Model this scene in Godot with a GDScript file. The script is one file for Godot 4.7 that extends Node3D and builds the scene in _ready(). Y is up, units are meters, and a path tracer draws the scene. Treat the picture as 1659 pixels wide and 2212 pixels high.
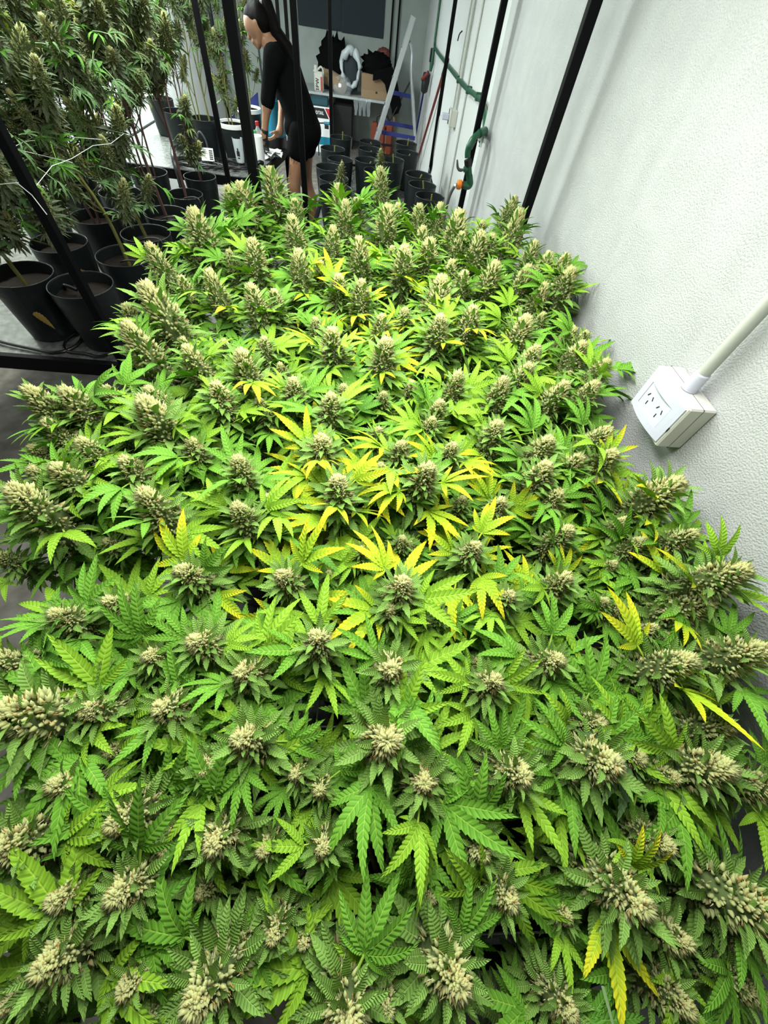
extends Node3D

# An indoor grow room: a rack of flowering plants in front, more racks behind, white walls.

var rng := RandomNumberGenerator.new()
var M := {}
var used := {}
var cola_core := []
var cola_sugar := []
var fan_up := []
var fan_droop := []
var fan_far := []
var pot_mesh: ArrayMesh
var soil_mesh: ArrayMesh


class MB:
	var v := PackedVector3Array()
	var uv := PackedVector2Array()
	var c := PackedColorArray()
	var ix := PackedInt32Array()
	var col := Color(1, 1, 1)
	var colored := false

	func p(a: Vector3, t := Vector2.ZERO) -> int:
		v.append(a)
		uv.append(t)
		c.append(col)
		return v.size() - 1

	func tri(a: int, b: int, d: int) -> void:
		ix.append(a)
		ix.append(b)
		ix.append(d)

	func tri_out(a: int, b: int, d: int, dir: Vector3) -> void:
		if (v[d] - v[a]).cross(v[b] - v[a]).dot(dir) >= 0.0:
			tri(a, b, d)
		else:
			tri(a, d, b)

	func quad_out(a: int, b: int, d: int, e: int, dir: Vector3) -> void:
		tri_out(a, b, d, dir)
		tri_out(a, d, e, dir)

	# chamfered box, centred on the transform's origin
	func box(xf: Transform3D, s: Vector3, ch := 0.002) -> void:
		var h := s * 0.5
		ch = minf(ch, minf(h.x, minf(h.y, h.z)) * 0.45)
		var id := {}
		for sx in [-1, 1]:
			for sy in [-1, 1]:
				for sz in [-1, 1]:
					var o := Vector3(sx, sy, sz) * h
					for ax in 3:
						var q := o
						for k in 3:
							if k != ax:
								q[k] -= ch * signf(o[k])
						id[[sx, sy, sz, ax]] = q
		var cen := xf.origin
		for ax in 3:
			var b := (ax + 1) % 3
			var d := (ax + 2) % 3
			for s1 in [-1, 1]:
				var qs := []
				for w in [[-1, -1], [1, -1], [1, 1], [-1, 1]]:
					var key := [0, 0, 0, ax]
					key[ax] = s1
					key[b] = w[0]
					key[d] = w[1]
					qs.append(p(xf * (id[key] as Vector3), Vector2(w[0] * 0.5 + 0.5, w[1] * 0.5 + 0.5)))
				quad_out(qs[0], qs[1], qs[2], qs[3], xf.basis * (Vector3.ZERO + _axis(ax) * s1))
			# the four edges along ax
			for w in [[-1, -1], [1, -1], [1, 1], [-1, 1]]:
				var k0 := [0, 0, 0, b]
				k0[b] = w[0]
				k0[d] = w[1]
				var pts := []
				for t in [[-1, b], [1, b], [1, d], [-1, d]]:
					var key := k0.duplicate()
					key[ax] = t[0]
					key[3] = t[1]
					pts.append(p(xf * (id[key] as Vector3)))
				quad_out(pts[0], pts[1], pts[2], pts[3], xf.basis * (_axis(b) * w[0] + _axis(d) * w[1]))
		for sx in [-1, 1]:
			for sy in [-1, 1]:
				for sz in [-1, 1]:
					tri_out(p(xf * (id[[sx, sy, sz, 0]] as Vector3)), p(xf * (id[[sx, sy, sz, 1]] as Vector3)), p(xf * (id[[sx, sy, sz, 2]] as Vector3)), xf.basis * Vector3(sx, sy, sz))

	func _axis(k: int) -> Vector3:
		return [Vector3.RIGHT, Vector3.UP, Vector3.BACK][k]

	# tube along points with a radius each
	func tube(pts: Array, rad: Array, sides := 8, caps := true) -> void:
		var n := pts.size()
		var u := Vector3.ZERO
		var rings := []
		for i in n:
			var t: Vector3 = ((pts[mini(i + 1, n - 1)] as Vector3) - (pts[maxi(i - 1, 0)] as Vector3)).normalized()
			if u == Vector3.ZERO:
				u = t.cross(Vector3.UP if absf(t.y) < 0.9 else Vector3.RIGHT).normalized()
			u = (u - t * u.dot(t)).normalized()
			var w := t.cross(u)
			var ring := []
			var r: float = rad[mini(i, rad.size() - 1)]
			for k in sides + 1:
				var a := TAU * k / sides
				ring.append(p((pts[i] as Vector3) + (u * cos(a) + w * sin(a)) * r, Vector2(float(k) / sides, float(i) / maxi(1, n - 1))))
			rings.append(ring)
		for i in n - 1:
			for k in sides:
				tri(rings[i][k], rings[i + 1][k + 1], rings[i][k + 1])
				tri(rings[i][k], rings[i + 1][k], rings[i + 1][k + 1])
		if caps:
			for e in [0, n - 1]:
				var t: Vector3 = (pts[1] as Vector3) - (pts[0] as Vector3) if e == 0 else (pts[n - 2] as Vector3) - (pts[n - 1] as Vector3)
				var ce := p(pts[e])
				var r2 := []
				for k in sides:
					r2.append(p(v[rings[e][k]]))
				for k in sides:
					tri_out(ce, r2[k], r2[(k + 1) % sides], -t)

	# profile of (radius, height); turned about y; twice the same point makes a crease
	func lathe(xf: Transform3D, prof: Array, sides := 16) -> void:
		var rings := []
		for i in prof.size():
			var ring := []
			for k in sides + 1:
				var a := TAU * k / sides
				var q: Vector2 = prof[i]
				ring.append(p(xf * Vector3(cos(a) * q.x, q.y, -sin(a) * q.x), Vector2(float(k) / sides, float(i) / (prof.size() - 1))))
			rings.append(ring)
		for i in prof.size() - 1:
			for k in sides:
				tri(rings[i][k], rings[i + 1][k + 1], rings[i][k + 1])
				tri(rings[i][k], rings[i + 1][k], rings[i + 1][k + 1])

	# a flat outline (x, y) given a thickness along z
	func extrude(xf: Transform3D, poly: PackedVector2Array, depth: float) -> void:
		var t := Geometry2D.triangulate_polygon(poly)
		for s in [0.0, depth]:
			var base := v.size()
			for q in poly:
				p(xf * Vector3(q.x, q.y, s), q)
			for i in range(0, t.size(), 3):
				tri_out(base + t[i], base + t[i + 1], base + t[i + 2], xf.basis * Vector3(0, 0, 1.0 if s > 0.0 else -1.0))
		var cw := Geometry2D.is_polygon_clockwise(poly)
		for i in poly.size():
			var a := poly[i]
			var b := poly[(i + 1) % poly.size()]
			var nn := Vector3((b - a).y, -(b - a).x, 0) * (1.0 if not cw else -1.0)
			var q := [p(xf * Vector3(a.x, a.y, 0)), p(xf * Vector3(b.x, b.y, 0)), p(xf * Vector3(b.x, b.y, depth)), p(xf * Vector3(a.x, a.y, depth))]
			quad_out(q[0], q[1], q[2], q[3], xf.basis * nn)

	# a serrated blade along +z, upper side +y
	func leaflet(xf: Transform3D, length: float, half: float, steps: int, droop: float, fold: float, turn := 0.0) -> void:
		var pos := Vector3.ZERO
		var cs := []
		var ups := []
		for i in steps + 1:
			var t := float(i) / steps
			var a := droop * t
			ups.append(Vector3(0, cos(a), sin(a)))
			cs.append(pos)
			pos += Vector3(sin(turn * t), -sin(a), cos(a)) * (length / steps)
		var mid := []
		for i in steps + 1:
			mid.append(p(xf * (cs[i] as Vector3), Vector2(0.5, float(i) / steps)))
		for s in [-1.0, 1.0]:
			var prev := -1
			for i in steps:
				var t := (i + 0.0) / steps
				var t2 := (i + 0.85) / steps
				var w := half * pow(maxf(0.0, sin(PI * pow(t, 0.72))), 0.9)
				var w2 := half * pow(maxf(0.0, sin(PI * pow(t2, 0.72))), 0.9)
				var c0: Vector3 = cs[i]
				var c1: Vector3 = (cs[i] as Vector3).lerp(cs[i + 1], 0.85)
				var n0 := p(xf * (c0 + Vector3(s * w * 0.8, 0, 0) + (ups[i] as Vector3) * w * fold * 0.8), Vector2(0.5 + s * 0.4, t))
				var n1 := p(xf * (c1 + Vector3(s * w2, 0, 0) + (ups[i] as Vector3) * w2 * fold * 0.85), Vector2(0.5 + s * 0.5, t2))
				if prev >= 0:
					tri_out(mid[i], prev, n0, xf.basis * (ups[i] as Vector3))
				tri_out(mid[i], n0, n1, xf.basis * (ups[i] as Vector3))
				tri_out(mid[i], n1, mid[i + 1], xf.basis * (ups[i] as Vector3))
				prev = n1

	func mesh() -> ArrayMesh:
		var n := PackedVector3Array()
		n.resize(v.size())
		for i in range(0, ix.size(), 3):
			var f := (v[ix[i + 2]] - v[ix[i]]).cross(v[ix[i + 1]] - v[ix[i]])
			n[ix[i]] += f
			n[ix[i + 1]] += f
			n[ix[i + 2]] += f
		for i in n.size():
			n[i] = n[i].normalized() if n[i].length_squared() > 1e-20 else Vector3.UP
		var a := []
		a.resize(Mesh.ARRAY_MAX)
		a[Mesh.ARRAY_VERTEX] = v
		a[Mesh.ARRAY_NORMAL] = n
		a[Mesh.ARRAY_TEX_UV] = uv
		if colored:
			a[Mesh.ARRAY_COLOR] = c
		a[Mesh.ARRAY_INDEX] = ix
		var m := ArrayMesh.new()
		m.add_surface_from_arrays(Mesh.PRIMITIVE_TRIANGLES, a)
		return m


# ---------------------------------------------------------------- naming

func numbered(called: String) -> String:
	var k: int = used.get(called, 0)
	used[called] = k + 1
	return called if k == 0 else "%s_%03d" % [called, k]


func thing(called: String, label: String, category: String, at := Vector3.ZERO, turn := 0.0, group := "") -> Node3D:
	var o := Node3D.new()
	o.name = numbered(called)
	add_child(o, true)
	o.position = at
	o.rotation.y = turn
	tag(o, label, category, group)
	return o


func tag(o: Node, label: String, category: String, group := "") -> void:
	o.set_meta("label", label)
	o.set_meta("category", category)
	if group != "":
		o.set_meta("group", group)


func part(parent: Node, called: String, mesh: Mesh, mat: Material, xf := Transform3D.IDENTITY, label := "") -> MeshInstance3D:
	var o := MeshInstance3D.new()
	var seen: Dictionary = parent.get_meta("seen") if parent.has_meta("seen") else {}
	var k: int = seen.get(called, 0)
	seen[called] = k + 1
	parent.set_meta("seen", seen)
	o.name = called if k == 0 else "%s_%03d" % [called, k]
	o.mesh = mesh
	o.material_override = mat
	o.transform = xf
	parent.add_child(o, true)
	if label != "":
		o.set_meta("label", label)
	return o


func solo(called: String, mesh: Mesh, mat: Material, label: String, category: String, xf := Transform3D.IDENTITY, group := "") -> MeshInstance3D:
	var o := MeshInstance3D.new()
	o.name = numbered(called)
	o.mesh = mesh
	o.material_override = mat
	o.transform = xf
	add_child(o, true)
	tag(o, label, category, group)
	return o


func struct(called: String, mesh: Mesh, mat: Material, label: String, category: String, xf := Transform3D.IDENTITY) -> MeshInstance3D:
	var o := solo(called, mesh, mat, label, category, xf)
	o.set_meta("kind", "structure")
	return o


func at(x: float, y: float, z: float) -> Transform3D:
	return Transform3D(Basis.IDENTITY, Vector3(x, y, z))


func box_mesh(a: Vector3, b: Vector3, ch := 0.002) -> ArrayMesh:
	var m := MB.new()
	m.box(Transform3D(Basis.IDENTITY, (a + b) * 0.5), (b - a).abs(), ch)
	return m.mesh()


func tube_mesh(pts: Array, rad: Array, sides := 8) -> ArrayMesh:
	var m := MB.new()
	m.tube(pts, rad, sides)
	return m.mesh()


func smooth(pts: Array, per := 6) -> Array:
	var out := []
	for i in pts.size() - 1:
		var a: Vector3 = pts[maxi(i - 1, 0)]
		var b: Vector3 = pts[i]
		var c: Vector3 = pts[i + 1]
		var d: Vector3 = pts[mini(i + 2, pts.size() - 1)]
		for k in per:
			out.append(b.cubic_interpolate(c, a, d, float(k) / per))
	out.append(pts[-1])
	return out


func facing(z: Vector3, up := Vector3.UP) -> Basis:
	z = z.normalized()
	var x := up.cross(z)
	if x.length() < 0.01:
		x = Vector3.RIGHT.cross(z)
	x = x.normalized()
	return Basis(x, z.cross(x).normalized(), z)


func rnd(a: float, b: float) -> float:
	return rng.randf_range(a, b)


# ---------------------------------------------------------------- materials

func mat(called: String, c: Color, rough := 0.6, metal := 0.0) -> StandardMaterial3D:
	var m := StandardMaterial3D.new()
	m.resource_name = called
	m.albedo_color = c
	m.roughness = rough
	m.metallic = metal
	M[called] = m
	return m


func noise_tex(freq: float, octaves: int, size := 512, a := Color.BLACK, b := Color.WHITE, s := 1, kind := FastNoiseLite.TYPE_SIMPLEX_SMOOTH) -> NoiseTexture2D:
	var n := FastNoiseLite.new()
	n.seed = s
	n.noise_type = kind
	n.frequency = freq
	n.fractal_octaves = octaves
	var t := NoiseTexture2D.new()
	t.width = size
	t.height = size
	t.seamless = true
	t.noise = n
	var g := Gradient.new()
	g.set_color(0, a)
	g.set_color(1, b)
	t.color_ramp = g
	return t


# blade texture: pale midrib and side veins on an even green; tip > 0 turns the blade's end yellow
func leaf_texture(base: Color, vein: Color, tip: Color, tip_from: float) -> ImageTexture:
	var im := Image.create(96, 256, false, Image.FORMAT_RGB8)
	for y in 256:
		var t := y / 255.0
		for x in 96:
			var u := absf(x / 95.0 - 0.5) * 2.0
			var c := base
			if tip_from < 1.0:
				var edge := smoothstep(tip_from, 1.0, t + u * 0.25)
				c = base.lerp(tip, edge)
			# side veins climb towards the tip
			var q := (t - u * 0.085) * 12.0
			var d := absf(q - roundf(q))
			var w := clampf(1.0 - d / 0.14, 0.0, 1.0) * (1.0 - u * 0.4)
			var mid := clampf(1.0 - u / 0.09, 0.0, 1.0)
			c = c.lerp(vein, clampf(maxf(mid * 0.9, w * 0.42), 0.0, 1.0))
			var shade := 0.94 + 0.12 * fposmod(sin(x * 12.9 + y * 78.2) * 43.7, 1.0) - 0.1 * clampf(1.0 - absf(d - 0.3) / 0.2, 0.0, 1.0)
			im.set_pixel(x, y, Color(c.r * shade, c.g * shade, c.b * shade))
	return ImageTexture.create_from_image(im)


func leaf_relief() -> ImageTexture:
	var im := Image.create(96, 256, false, Image.FORMAT_L8)
	for y in 256:
		var t := y / 255.0
		for x in 96:
			var u := absf(x / 95.0 - 0.5) * 2.0
			var q := (t - u * 0.085) * 12.0
			var d := absf(q - roundf(q))
			var h := smoothstep(0.0, 0.5, d) * 0.8 + 0.1
			h *= clampf(u / 0.12, 0.2, 1.0)
			im.set_pixel(x, y, Color(h, h, h))
	return ImageTexture.create_from_image(im)


func leaf_mat(called: String, base: Color, vein: Color, tip := Color.YELLOW, tip_from := 1.0, back := 0.35) -> void:
	var m := mat(called, Color.WHITE, 0.62)
	m.albedo_texture = leaf_texture(base, vein, tip, tip_from)
	m.metallic_specular = 0.28
	m.cull_mode = BaseMaterial3D.CULL_DISABLED
	m.heightmap_enabled = true
	m.heightmap_texture = M["relief"]
	m.heightmap_scale = 0.08
	m.backlight_enabled = true
	m.backlight = Color(back * 0.9, back, back * 0.25)


func materials() -> void:
	M["relief"] = leaf_relief()
	leaf_mat("leaf_green", Color(0.41, 0.63, 0.20), Color(0.64, 0.79, 0.32))
	leaf_mat("leaf_lime", Color(0.54, 0.73, 0.20), Color(0.74, 0.86, 0.34))
	leaf_mat("leaf_deep", Color(0.34, 0.55, 0.18), Color(0.52, 0.69, 0.28))
	leaf_mat("leaf_cool", Color(0.36, 0.48, 0.29), Color(0.50, 0.61, 0.40))
	leaf_mat("leaf_turning", Color(0.56, 0.72, 0.16), Color(0.72, 0.82, 0.26), Color(0.84, 0.80, 0.14), 0.45)
	leaf_mat("leaf_yellow", Color(0.66, 0.80, 0.18), Color(0.78, 0.86, 0.30), Color(0.84, 0.82, 0.15), 0.35)
	leaf_mat("leaf_sugar", Color(0.49, 0.65, 0.30), Color(0.64, 0.75, 0.42), Color.YELLOW, 1.0, 0.25)
	leaf_mat("leaf_sugar_grey", Color(0.42, 0.46, 0.34), Color(0.54, 0.57, 0.45), Color.YELLOW, 1.0, 0.2)
	leaf_mat("leaf_olive", Color(0.46, 0.51, 0.31), Color(0.58, 0.62, 0.42))
	leaf_mat("leaf_red", Color(0.42, 0.24, 0.12), Color(0.56, 0.36, 0.20))
	for k in ["core", "core_grey"]:
		var m := mat(k, Color.WHITE if k == "core" else Color(0.88, 0.86, 0.84), 0.85)
		m.vertex_color_use_as_albedo = true
		m.metallic_specular = 0.2
		m.rim_enabled = true
		m.rim = 0.1
		m.rim_tint = 0.5
	var st := mat("stem", Color(0.45, 0.46, 0.22), 0.7)
	st.albedo_texture = noise_tex(0.02, 3, 128, Color(0.75, 0.7, 0.6), Color(1, 1, 1), 4)
	mat("stem_purple", Color(0.34, 0.22, 0.20), 0.7)
	mat("petiole", Color(0.46, 0.46, 0.20), 0.6)

	var wl := mat("plaster", Color(0.682, 0.69, 0.688), 0.75)
	wl.uv1_triplanar = true
	wl.uv1_world_triplanar = true
	wl.uv1_scale = Vector3(2.2, 2.2, 2.2)
	wl.heightmap_enabled = true
	wl.heightmap_texture = noise_tex(0.085, 4, 1024, Color.BLACK, Color.WHITE, 7)
	wl.heightmap_scale = 0.14
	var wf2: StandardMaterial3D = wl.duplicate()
	wf2.albedo_color = Color(0.80, 0.81, 0.805)  # same paint as plaster, lightened in place of light on the far stretch
	M["plaster_lightened"] = wf2
	wl.albedo_texture = noise_tex(0.006, 3, 512, Color(0.95, 0.95, 0.95), Color(1, 1, 1), 9)
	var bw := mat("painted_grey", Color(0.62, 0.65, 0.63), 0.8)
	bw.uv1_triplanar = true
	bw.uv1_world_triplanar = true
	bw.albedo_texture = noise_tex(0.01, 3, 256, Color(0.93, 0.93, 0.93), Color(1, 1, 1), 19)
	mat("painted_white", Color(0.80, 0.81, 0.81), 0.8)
	var fl := mat("concrete", Color(0.50, 0.48, 0.46), 0.55)
	fl.uv1_triplanar = true
	fl.uv1_world_triplanar = true
	fl.uv1_scale = Vector3(0.8, 0.8, 0.8)
	fl.albedo_texture = noise_tex(0.008, 5, 1024, Color(0.62, 0.60, 0.58), Color(1, 1, 1), 3)
	var bd := mat("board", Color(0.52, 0.53, 0.52), 0.35, 0.15)
	bd.uv1_triplanar = true
	bd.uv1_world_triplanar = true
	bd.uv1_scale = Vector3(1.6, 1.6, 1.6)
	bd.albedo_texture = noise_tex(0.012, 4, 1024, Color(0.62, 0.61, 0.60), Color(1, 1, 1), 5)
	bd.roughness_texture = noise_tex(0.02, 3, 512, Color(0.5, 0.5, 0.5), Color(1, 1, 1), 6)
	mat("black_steel", Color(0.035, 0.038, 0.045), 0.5, 0.0)
	mat("tray_black", Color(0.05, 0.052, 0.056), 0.3)
	var pp := mat("pot_plastic", Color(0.10, 0.12, 0.125), 0.36)
	pp.metallic_specular = 0.4
	var so := mat("soil", Color(0.30, 0.22, 0.15), 0.95)
	so.uv1_triplanar = true
	so.uv1_scale = Vector3(5, 5, 5)
	so.albedo_texture = noise_tex(0.09, 3, 512, Color(0.25, 0.22, 0.2), Color(1.0, 0.92, 0.8), 21, FastNoiseLite.TYPE_CELLULAR)
	so.heightmap_enabled = true
	so.heightmap_texture = noise_tex(0.09, 3, 512, Color.BLACK, Color.WHITE, 21, FastNoiseLite.TYPE_CELLULAR)
	so.heightmap_scale = 0.6
	mat("cord", Color(0.85, 0.86, 0.86), 0.5)
	mat("hose", Color(0.05, 0.05, 0.055), 0.35)
	mat("hose_grey", Color(0.28, 0.29, 0.30), 0.4)
	mat("white_plastic", Color(0.76, 0.77, 0.83), 0.32)
	mat("cream_plastic", Color(0.78, 0.775, 0.745), 0.4)
	mat("slot_dark", Color(0.10, 0.10, 0.11), 0.6)
	mat("conduit", Color(0.70, 0.71, 0.68), 0.45)
	mat("green_pipe", Color(0.09, 0.30, 0.20), 0.38)
	mat("black_plastic", Color(0.055, 0.06, 0.065), 0.42)
	mat("black_cloth", Color(0.04, 0.043, 0.047), 0.95)
	mat("orange_plastic", Color(0.85, 0.47, 0.06), 0.45)
	mat("rust_red", Color(0.42, 0.13, 0.10), 0.5)
	mat("red_plastic", Color(0.70, 0.10, 0.14), 0.4)
	mat("aluminium", Color(0.74, 0.75, 0.76), 0.32, 0.75)
	mat("blue_strap", Color(0.10, 0.14, 0.42), 0.7)
	mat("teal_plastic", Color(0.05, 0.44, 0.55), 0.4)
	mat("teal_dark", Color(0.06, 0.24, 0.28), 0.6)
	mat("cardboard", Color(0.58, 0.48, 0.37), 0.85)
	mat("paper", Color(0.88, 0.88, 0.88), 0.8)
	mat("label_black", Color(0.06, 0.06, 0.065), 0.6)
	mat("label_orange", Color(0.66, 0.29, 0.18), 0.6)
	mat("dull_red", Color(0.40, 0.20, 0.17), 0.7)
	mat("green_plastic", Color(0.12, 0.50, 0.20), 0.4)
	mat("orange_trolley", Color(0.46, 0.20, 0.12), 0.5)
	mat("leaf_litter", Color(0.62, 0.50, 0.20), 0.8)
	mat("pole_blue", Color(0.10, 0.16, 0.42), 0.5)
	mat("panel_dark", Color(0.20, 0.22, 0.24), 0.8)
	mat("wood", Color(0.50, 0.42, 0.33), 0.7)
	mat("bench_white", Color(0.66, 0.68, 0.68), 0.5)
	mat("ceiling_paint", Color(0.60, 0.61, 0.61), 0.9)
	for k in ["clear_film", "clear_bottle", "clear_cup"]:
		var g := mat(k, Color(0.85, 0.88, 0.9, 0.28 if k != "clear_cup" else 0.55), 0.12 if k != "clear_cup" else 0.3)
		g.transparency = BaseMaterial3D.TRANSPARENCY_ALPHA
		g.cull_mode = BaseMaterial3D.CULL_DISABLED
	var wf := mat("white_film", Color(0.72, 0.75, 0.76), 0.3)
	wf.cull_mode = BaseMaterial3D.CULL_DISABLED
	var skin := mat("skin", Color.WHITE, 0.55)
	skin.vertex_color_use_as_albedo = true
	skin.subsurf_scatter_enabled = true
	skin.subsurf_scatter_strength = 0.08
	var tee := mat("tshirt_black", Color(0.035, 0.038, 0.042), 0.95)
	tee.metallic_specular = 0.15
	mat("shorts_black", Color(0.022, 0.024, 0.027), 0.95)
	var hr := mat("hair", Color(0.035, 0.025, 0.022), 0.6)
	hr.metallic_specular = 0.2
	hr.uv1_triplanar = true
	hr.uv1_scale = Vector3(40, 3, 40)
	hr.heightmap_enabled = true
	hr.heightmap_texture = noise_tex(0.05, 2, 256, Color.BLACK, Color.WHITE, 31)
	hr.heightmap_scale = 0.3
	mat("glove", Color(0.03, 0.045, 0.05), 0.45)
	for k in ["shorts_black", "black_cloth", "black_steel", "panel_dark"]:
		(M[k] as StandardMaterial3D).metallic_specular = 0.2
	mat("hair_tie", Color(0.62, 0.62, 0.64), 0.4)
	mat("gold", Color(0.9, 0.8, 0.55), 0.25, 0.9)
	var led := mat("led_face", Color(0.9, 0.9, 0.9), 0.5)
	led.emission_enabled = true
	led.emission = Color(0.96, 1.0, 0.97)
	led.emission_energy_multiplier = 1.2


# ---------------------------------------------------------------- the scene

func _ready() -> void:
	rng.seed = 20240611
	# camera: 1.85 m up, tilted down over the first rack and rolled a little
	var cam := Camera3D.new()
	cam.name = "camera"
	cam.transform = Transform3D(Basis(Vector3(0.99541, 0.09564, -0.00107), Vector3(-0.05533, 0.56671, -0.82206), Vector3(-0.07802, 0.81835, 0.5694)), Vector3(0, 1.85, 0))
	cam.keep_aspect = Camera3D.KEEP_HEIGHT
	cam.fov = rad_to_deg(2.0 * atan(1106.0 / 800.0))
	cam.near = 0.02
	cam.far = 60.0
	add_child(cam)
	cam.make_current()

	var env := Environment.new()
	env.background_mode = Environment.BG_COLOR
	env.background_color = Color(0.02, 0.022, 0.025)
	env.tonemap_mode = Environment.TONE_MAPPER_LINEAR
	env.tonemap_exposure = 0.90
	env.sdfgi_enabled = true
	env.ssao_enabled = true
	env.ssil_enabled = true
	var we := WorldEnvironment.new()
	we.name = "world_environment"
	we.environment = env
	add_child(we)

	materials()
	lamp_panel("unseen_led_light", Vector3(-0.02, 2.14, -0.78), Vector2(0.56, 1.10), 3.25, Color(1.0, 1.0, 0.985), "white LED grow light hung over the near rack")
	lamp_panel("unseen_led_light", Vector3(-2.25, 2.25, -5.9), Vector2(0.5, 1.8), 25.0, Color(0.95, 1.0, 0.98), "white LED grow light hung over the far corner table")
	lamp_panel("unseen_led_light", Vector3(-2.1, 2.5, -2.75), Vector2(0.5, 1.2), 11.0, Color(0.97, 1.0, 0.95), "added unseen LED fill panel over the shaded rack's far row")  # unseen lamp added to brighten the dim tall plants
	lamp_panel("unseen_fill_light", Vector3(-0.80, 2.82, -2.9), Vector2(0.2, 1.2), 8.5, Color(0.95, 1.0, 0.97), "narrow added fill light above the aisle beside the shaded rack")  # unseen lamp added to lift the plant sides facing the aisle
	lamp_panel("unseen_fill_light", Vector3(-0.5, 2.80, -7.4), Vector2(0.3, 1.2), 1.25, Color(0.90, 0.97, 1.0), "narrow unseen fill light near the workbench end of the aisle")  # unseen lamp placed there to light the workbench end

	room()
	build_leaves()
	build_colas()
	near_rack()
	left_rack()
	empty_pot_rack()
	corner_table()
	wall_fittings()
	back_bench()
	person_at_table()


func lamp_panel(called: String, where: Vector3, size: Vector2, energy: float, c: Color, label: String) -> void:
	var t := thing(called, label, "light", where)
	part(t, "housing", box_mesh(Vector3(-size.x * 0.5 - 0.02, 0.0, -size.y * 0.5 - 0.02), Vector3(size.x * 0.5 + 0.02, 0.05, size.y * 0.5 + 0.02), 0.004), M["black_steel"])
	part(t, "diffuser", box_mesh(Vector3(-size.x * 0.5, -0.006, -size.y * 0.5), Vector3(size.x * 0.5, 0.0, size.y * 0.5), 0.001), M["led_face"])
	for s in [-1.0, 1.0]:
		part(t, "hanging_wire", tube_mesh([Vector3(s * size.x * 0.4, 0.05, 0), Vector3(s * size.x * 0.4, 2.9 - where.y, 0)], [0.003], 6), M["hose_grey"])
	var l := AreaLight3D.new()
	l.name = called + "_glow"
	l.area_size = size
	l.light_energy = energy
	l.light_color = c
	l.shadow_enabled = true
	l.area_range = 14.0
	l.area_attenuation = 2.0
	l.rotation.x = -PI / 2
	l.position = Vector3(0, -0.012, 0)
	t.add_child(l)


func room() -> void:
	struct("floor", box_mesh(Vector3(-2.9, -0.12, -10.2), Vector3(1.0, 0.0, 2.2), 0.001), M["concrete"], "grey polished concrete floor between the racks", "floor")
	struct("ceiling", box_mesh(Vector3(-2.9, 2.9, -10.2), Vector3(1.0, 3.05, 2.2), 0.001), M["ceiling_paint"], "pale ceiling above the racks", "ceiling")
	var m := MB.new()
	# the near stretch of the right wall stands proud and ends in a shallow pilaster groove; the far stretch is set back
	var plan := PackedVector2Array([Vector2(0.67, 2.2), Vector2(0.67, -2.73), Vector2(0.685, -2.76), Vector2(0.685, -3.12), Vector2(0.672, -3.15), Vector2(0.672, -3.31), Vector2(1.0, -3.32), Vector2(1.0, 2.2)])
	m.extrude(Transform3D(Basis(Vector3.RIGHT, Vector3.BACK, Vector3.DOWN), Vector3(0, 2.9, 0)), plan, 2.9)
	struct("wall_right", m.mesh(), M["plaster"], "white rough-plastered near wall with the big power socket", "wall")
	struct("wall_right_far", box_mesh(Vector3(0.74, 0, -10.2), Vector3(1.0, 2.9, -3.32), 0.001), M["plaster_lightened"], "white far wall set back behind the corner, with green pipe and conduits", "wall")
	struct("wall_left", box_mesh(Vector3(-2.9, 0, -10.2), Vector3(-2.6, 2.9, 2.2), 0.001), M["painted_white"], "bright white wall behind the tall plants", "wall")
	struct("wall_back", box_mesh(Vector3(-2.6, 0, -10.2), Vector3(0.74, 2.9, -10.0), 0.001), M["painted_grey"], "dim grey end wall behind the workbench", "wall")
	struct("wall_front", box_mesh(Vector3(-2.6, 0, 2.0), Vector3(0.67, 2.9, 2.2), 0.001), M["plaster"], "white wall behind the photographer", "wall")


# ---------------------------------------------------------------- plant pieces

func build_leaves() -> void:
	# palmate leaves: petiole along +z, blade plane facing +y
	for spec in [[5, 0.5, 0.25, 0.35], [7, 0.7, 0.3, 0.4], [5, 0.9, 0.35, 0.45], [3, 0.6, 0.3, 0.3], [5, 0.3, 0.4, 0.3], [7, 1.0, 0.3, 0.5]]:
		fan_up.append(fan(spec[0], spec[1], spec[2], spec[3], 13))
	for spec in [[5, 1.3, 0.4, 0.5], [7, 1.1, 0.5, 0.4], [3, 1.5, 0.4, 0.5], [5, 0.9, 0.6, 0.6]]:
		fan_droop.append(fan(spec[0], spec[1], spec[2], spec[3], 6, 0.078))
	for spec in [[5, 0.7, 0.3, 0.3], [5, 1.0, 0.3, 0.3]]:
		fan_far.append(fan(spec[0], spec[1], spec[2], spec[3], 8))


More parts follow.
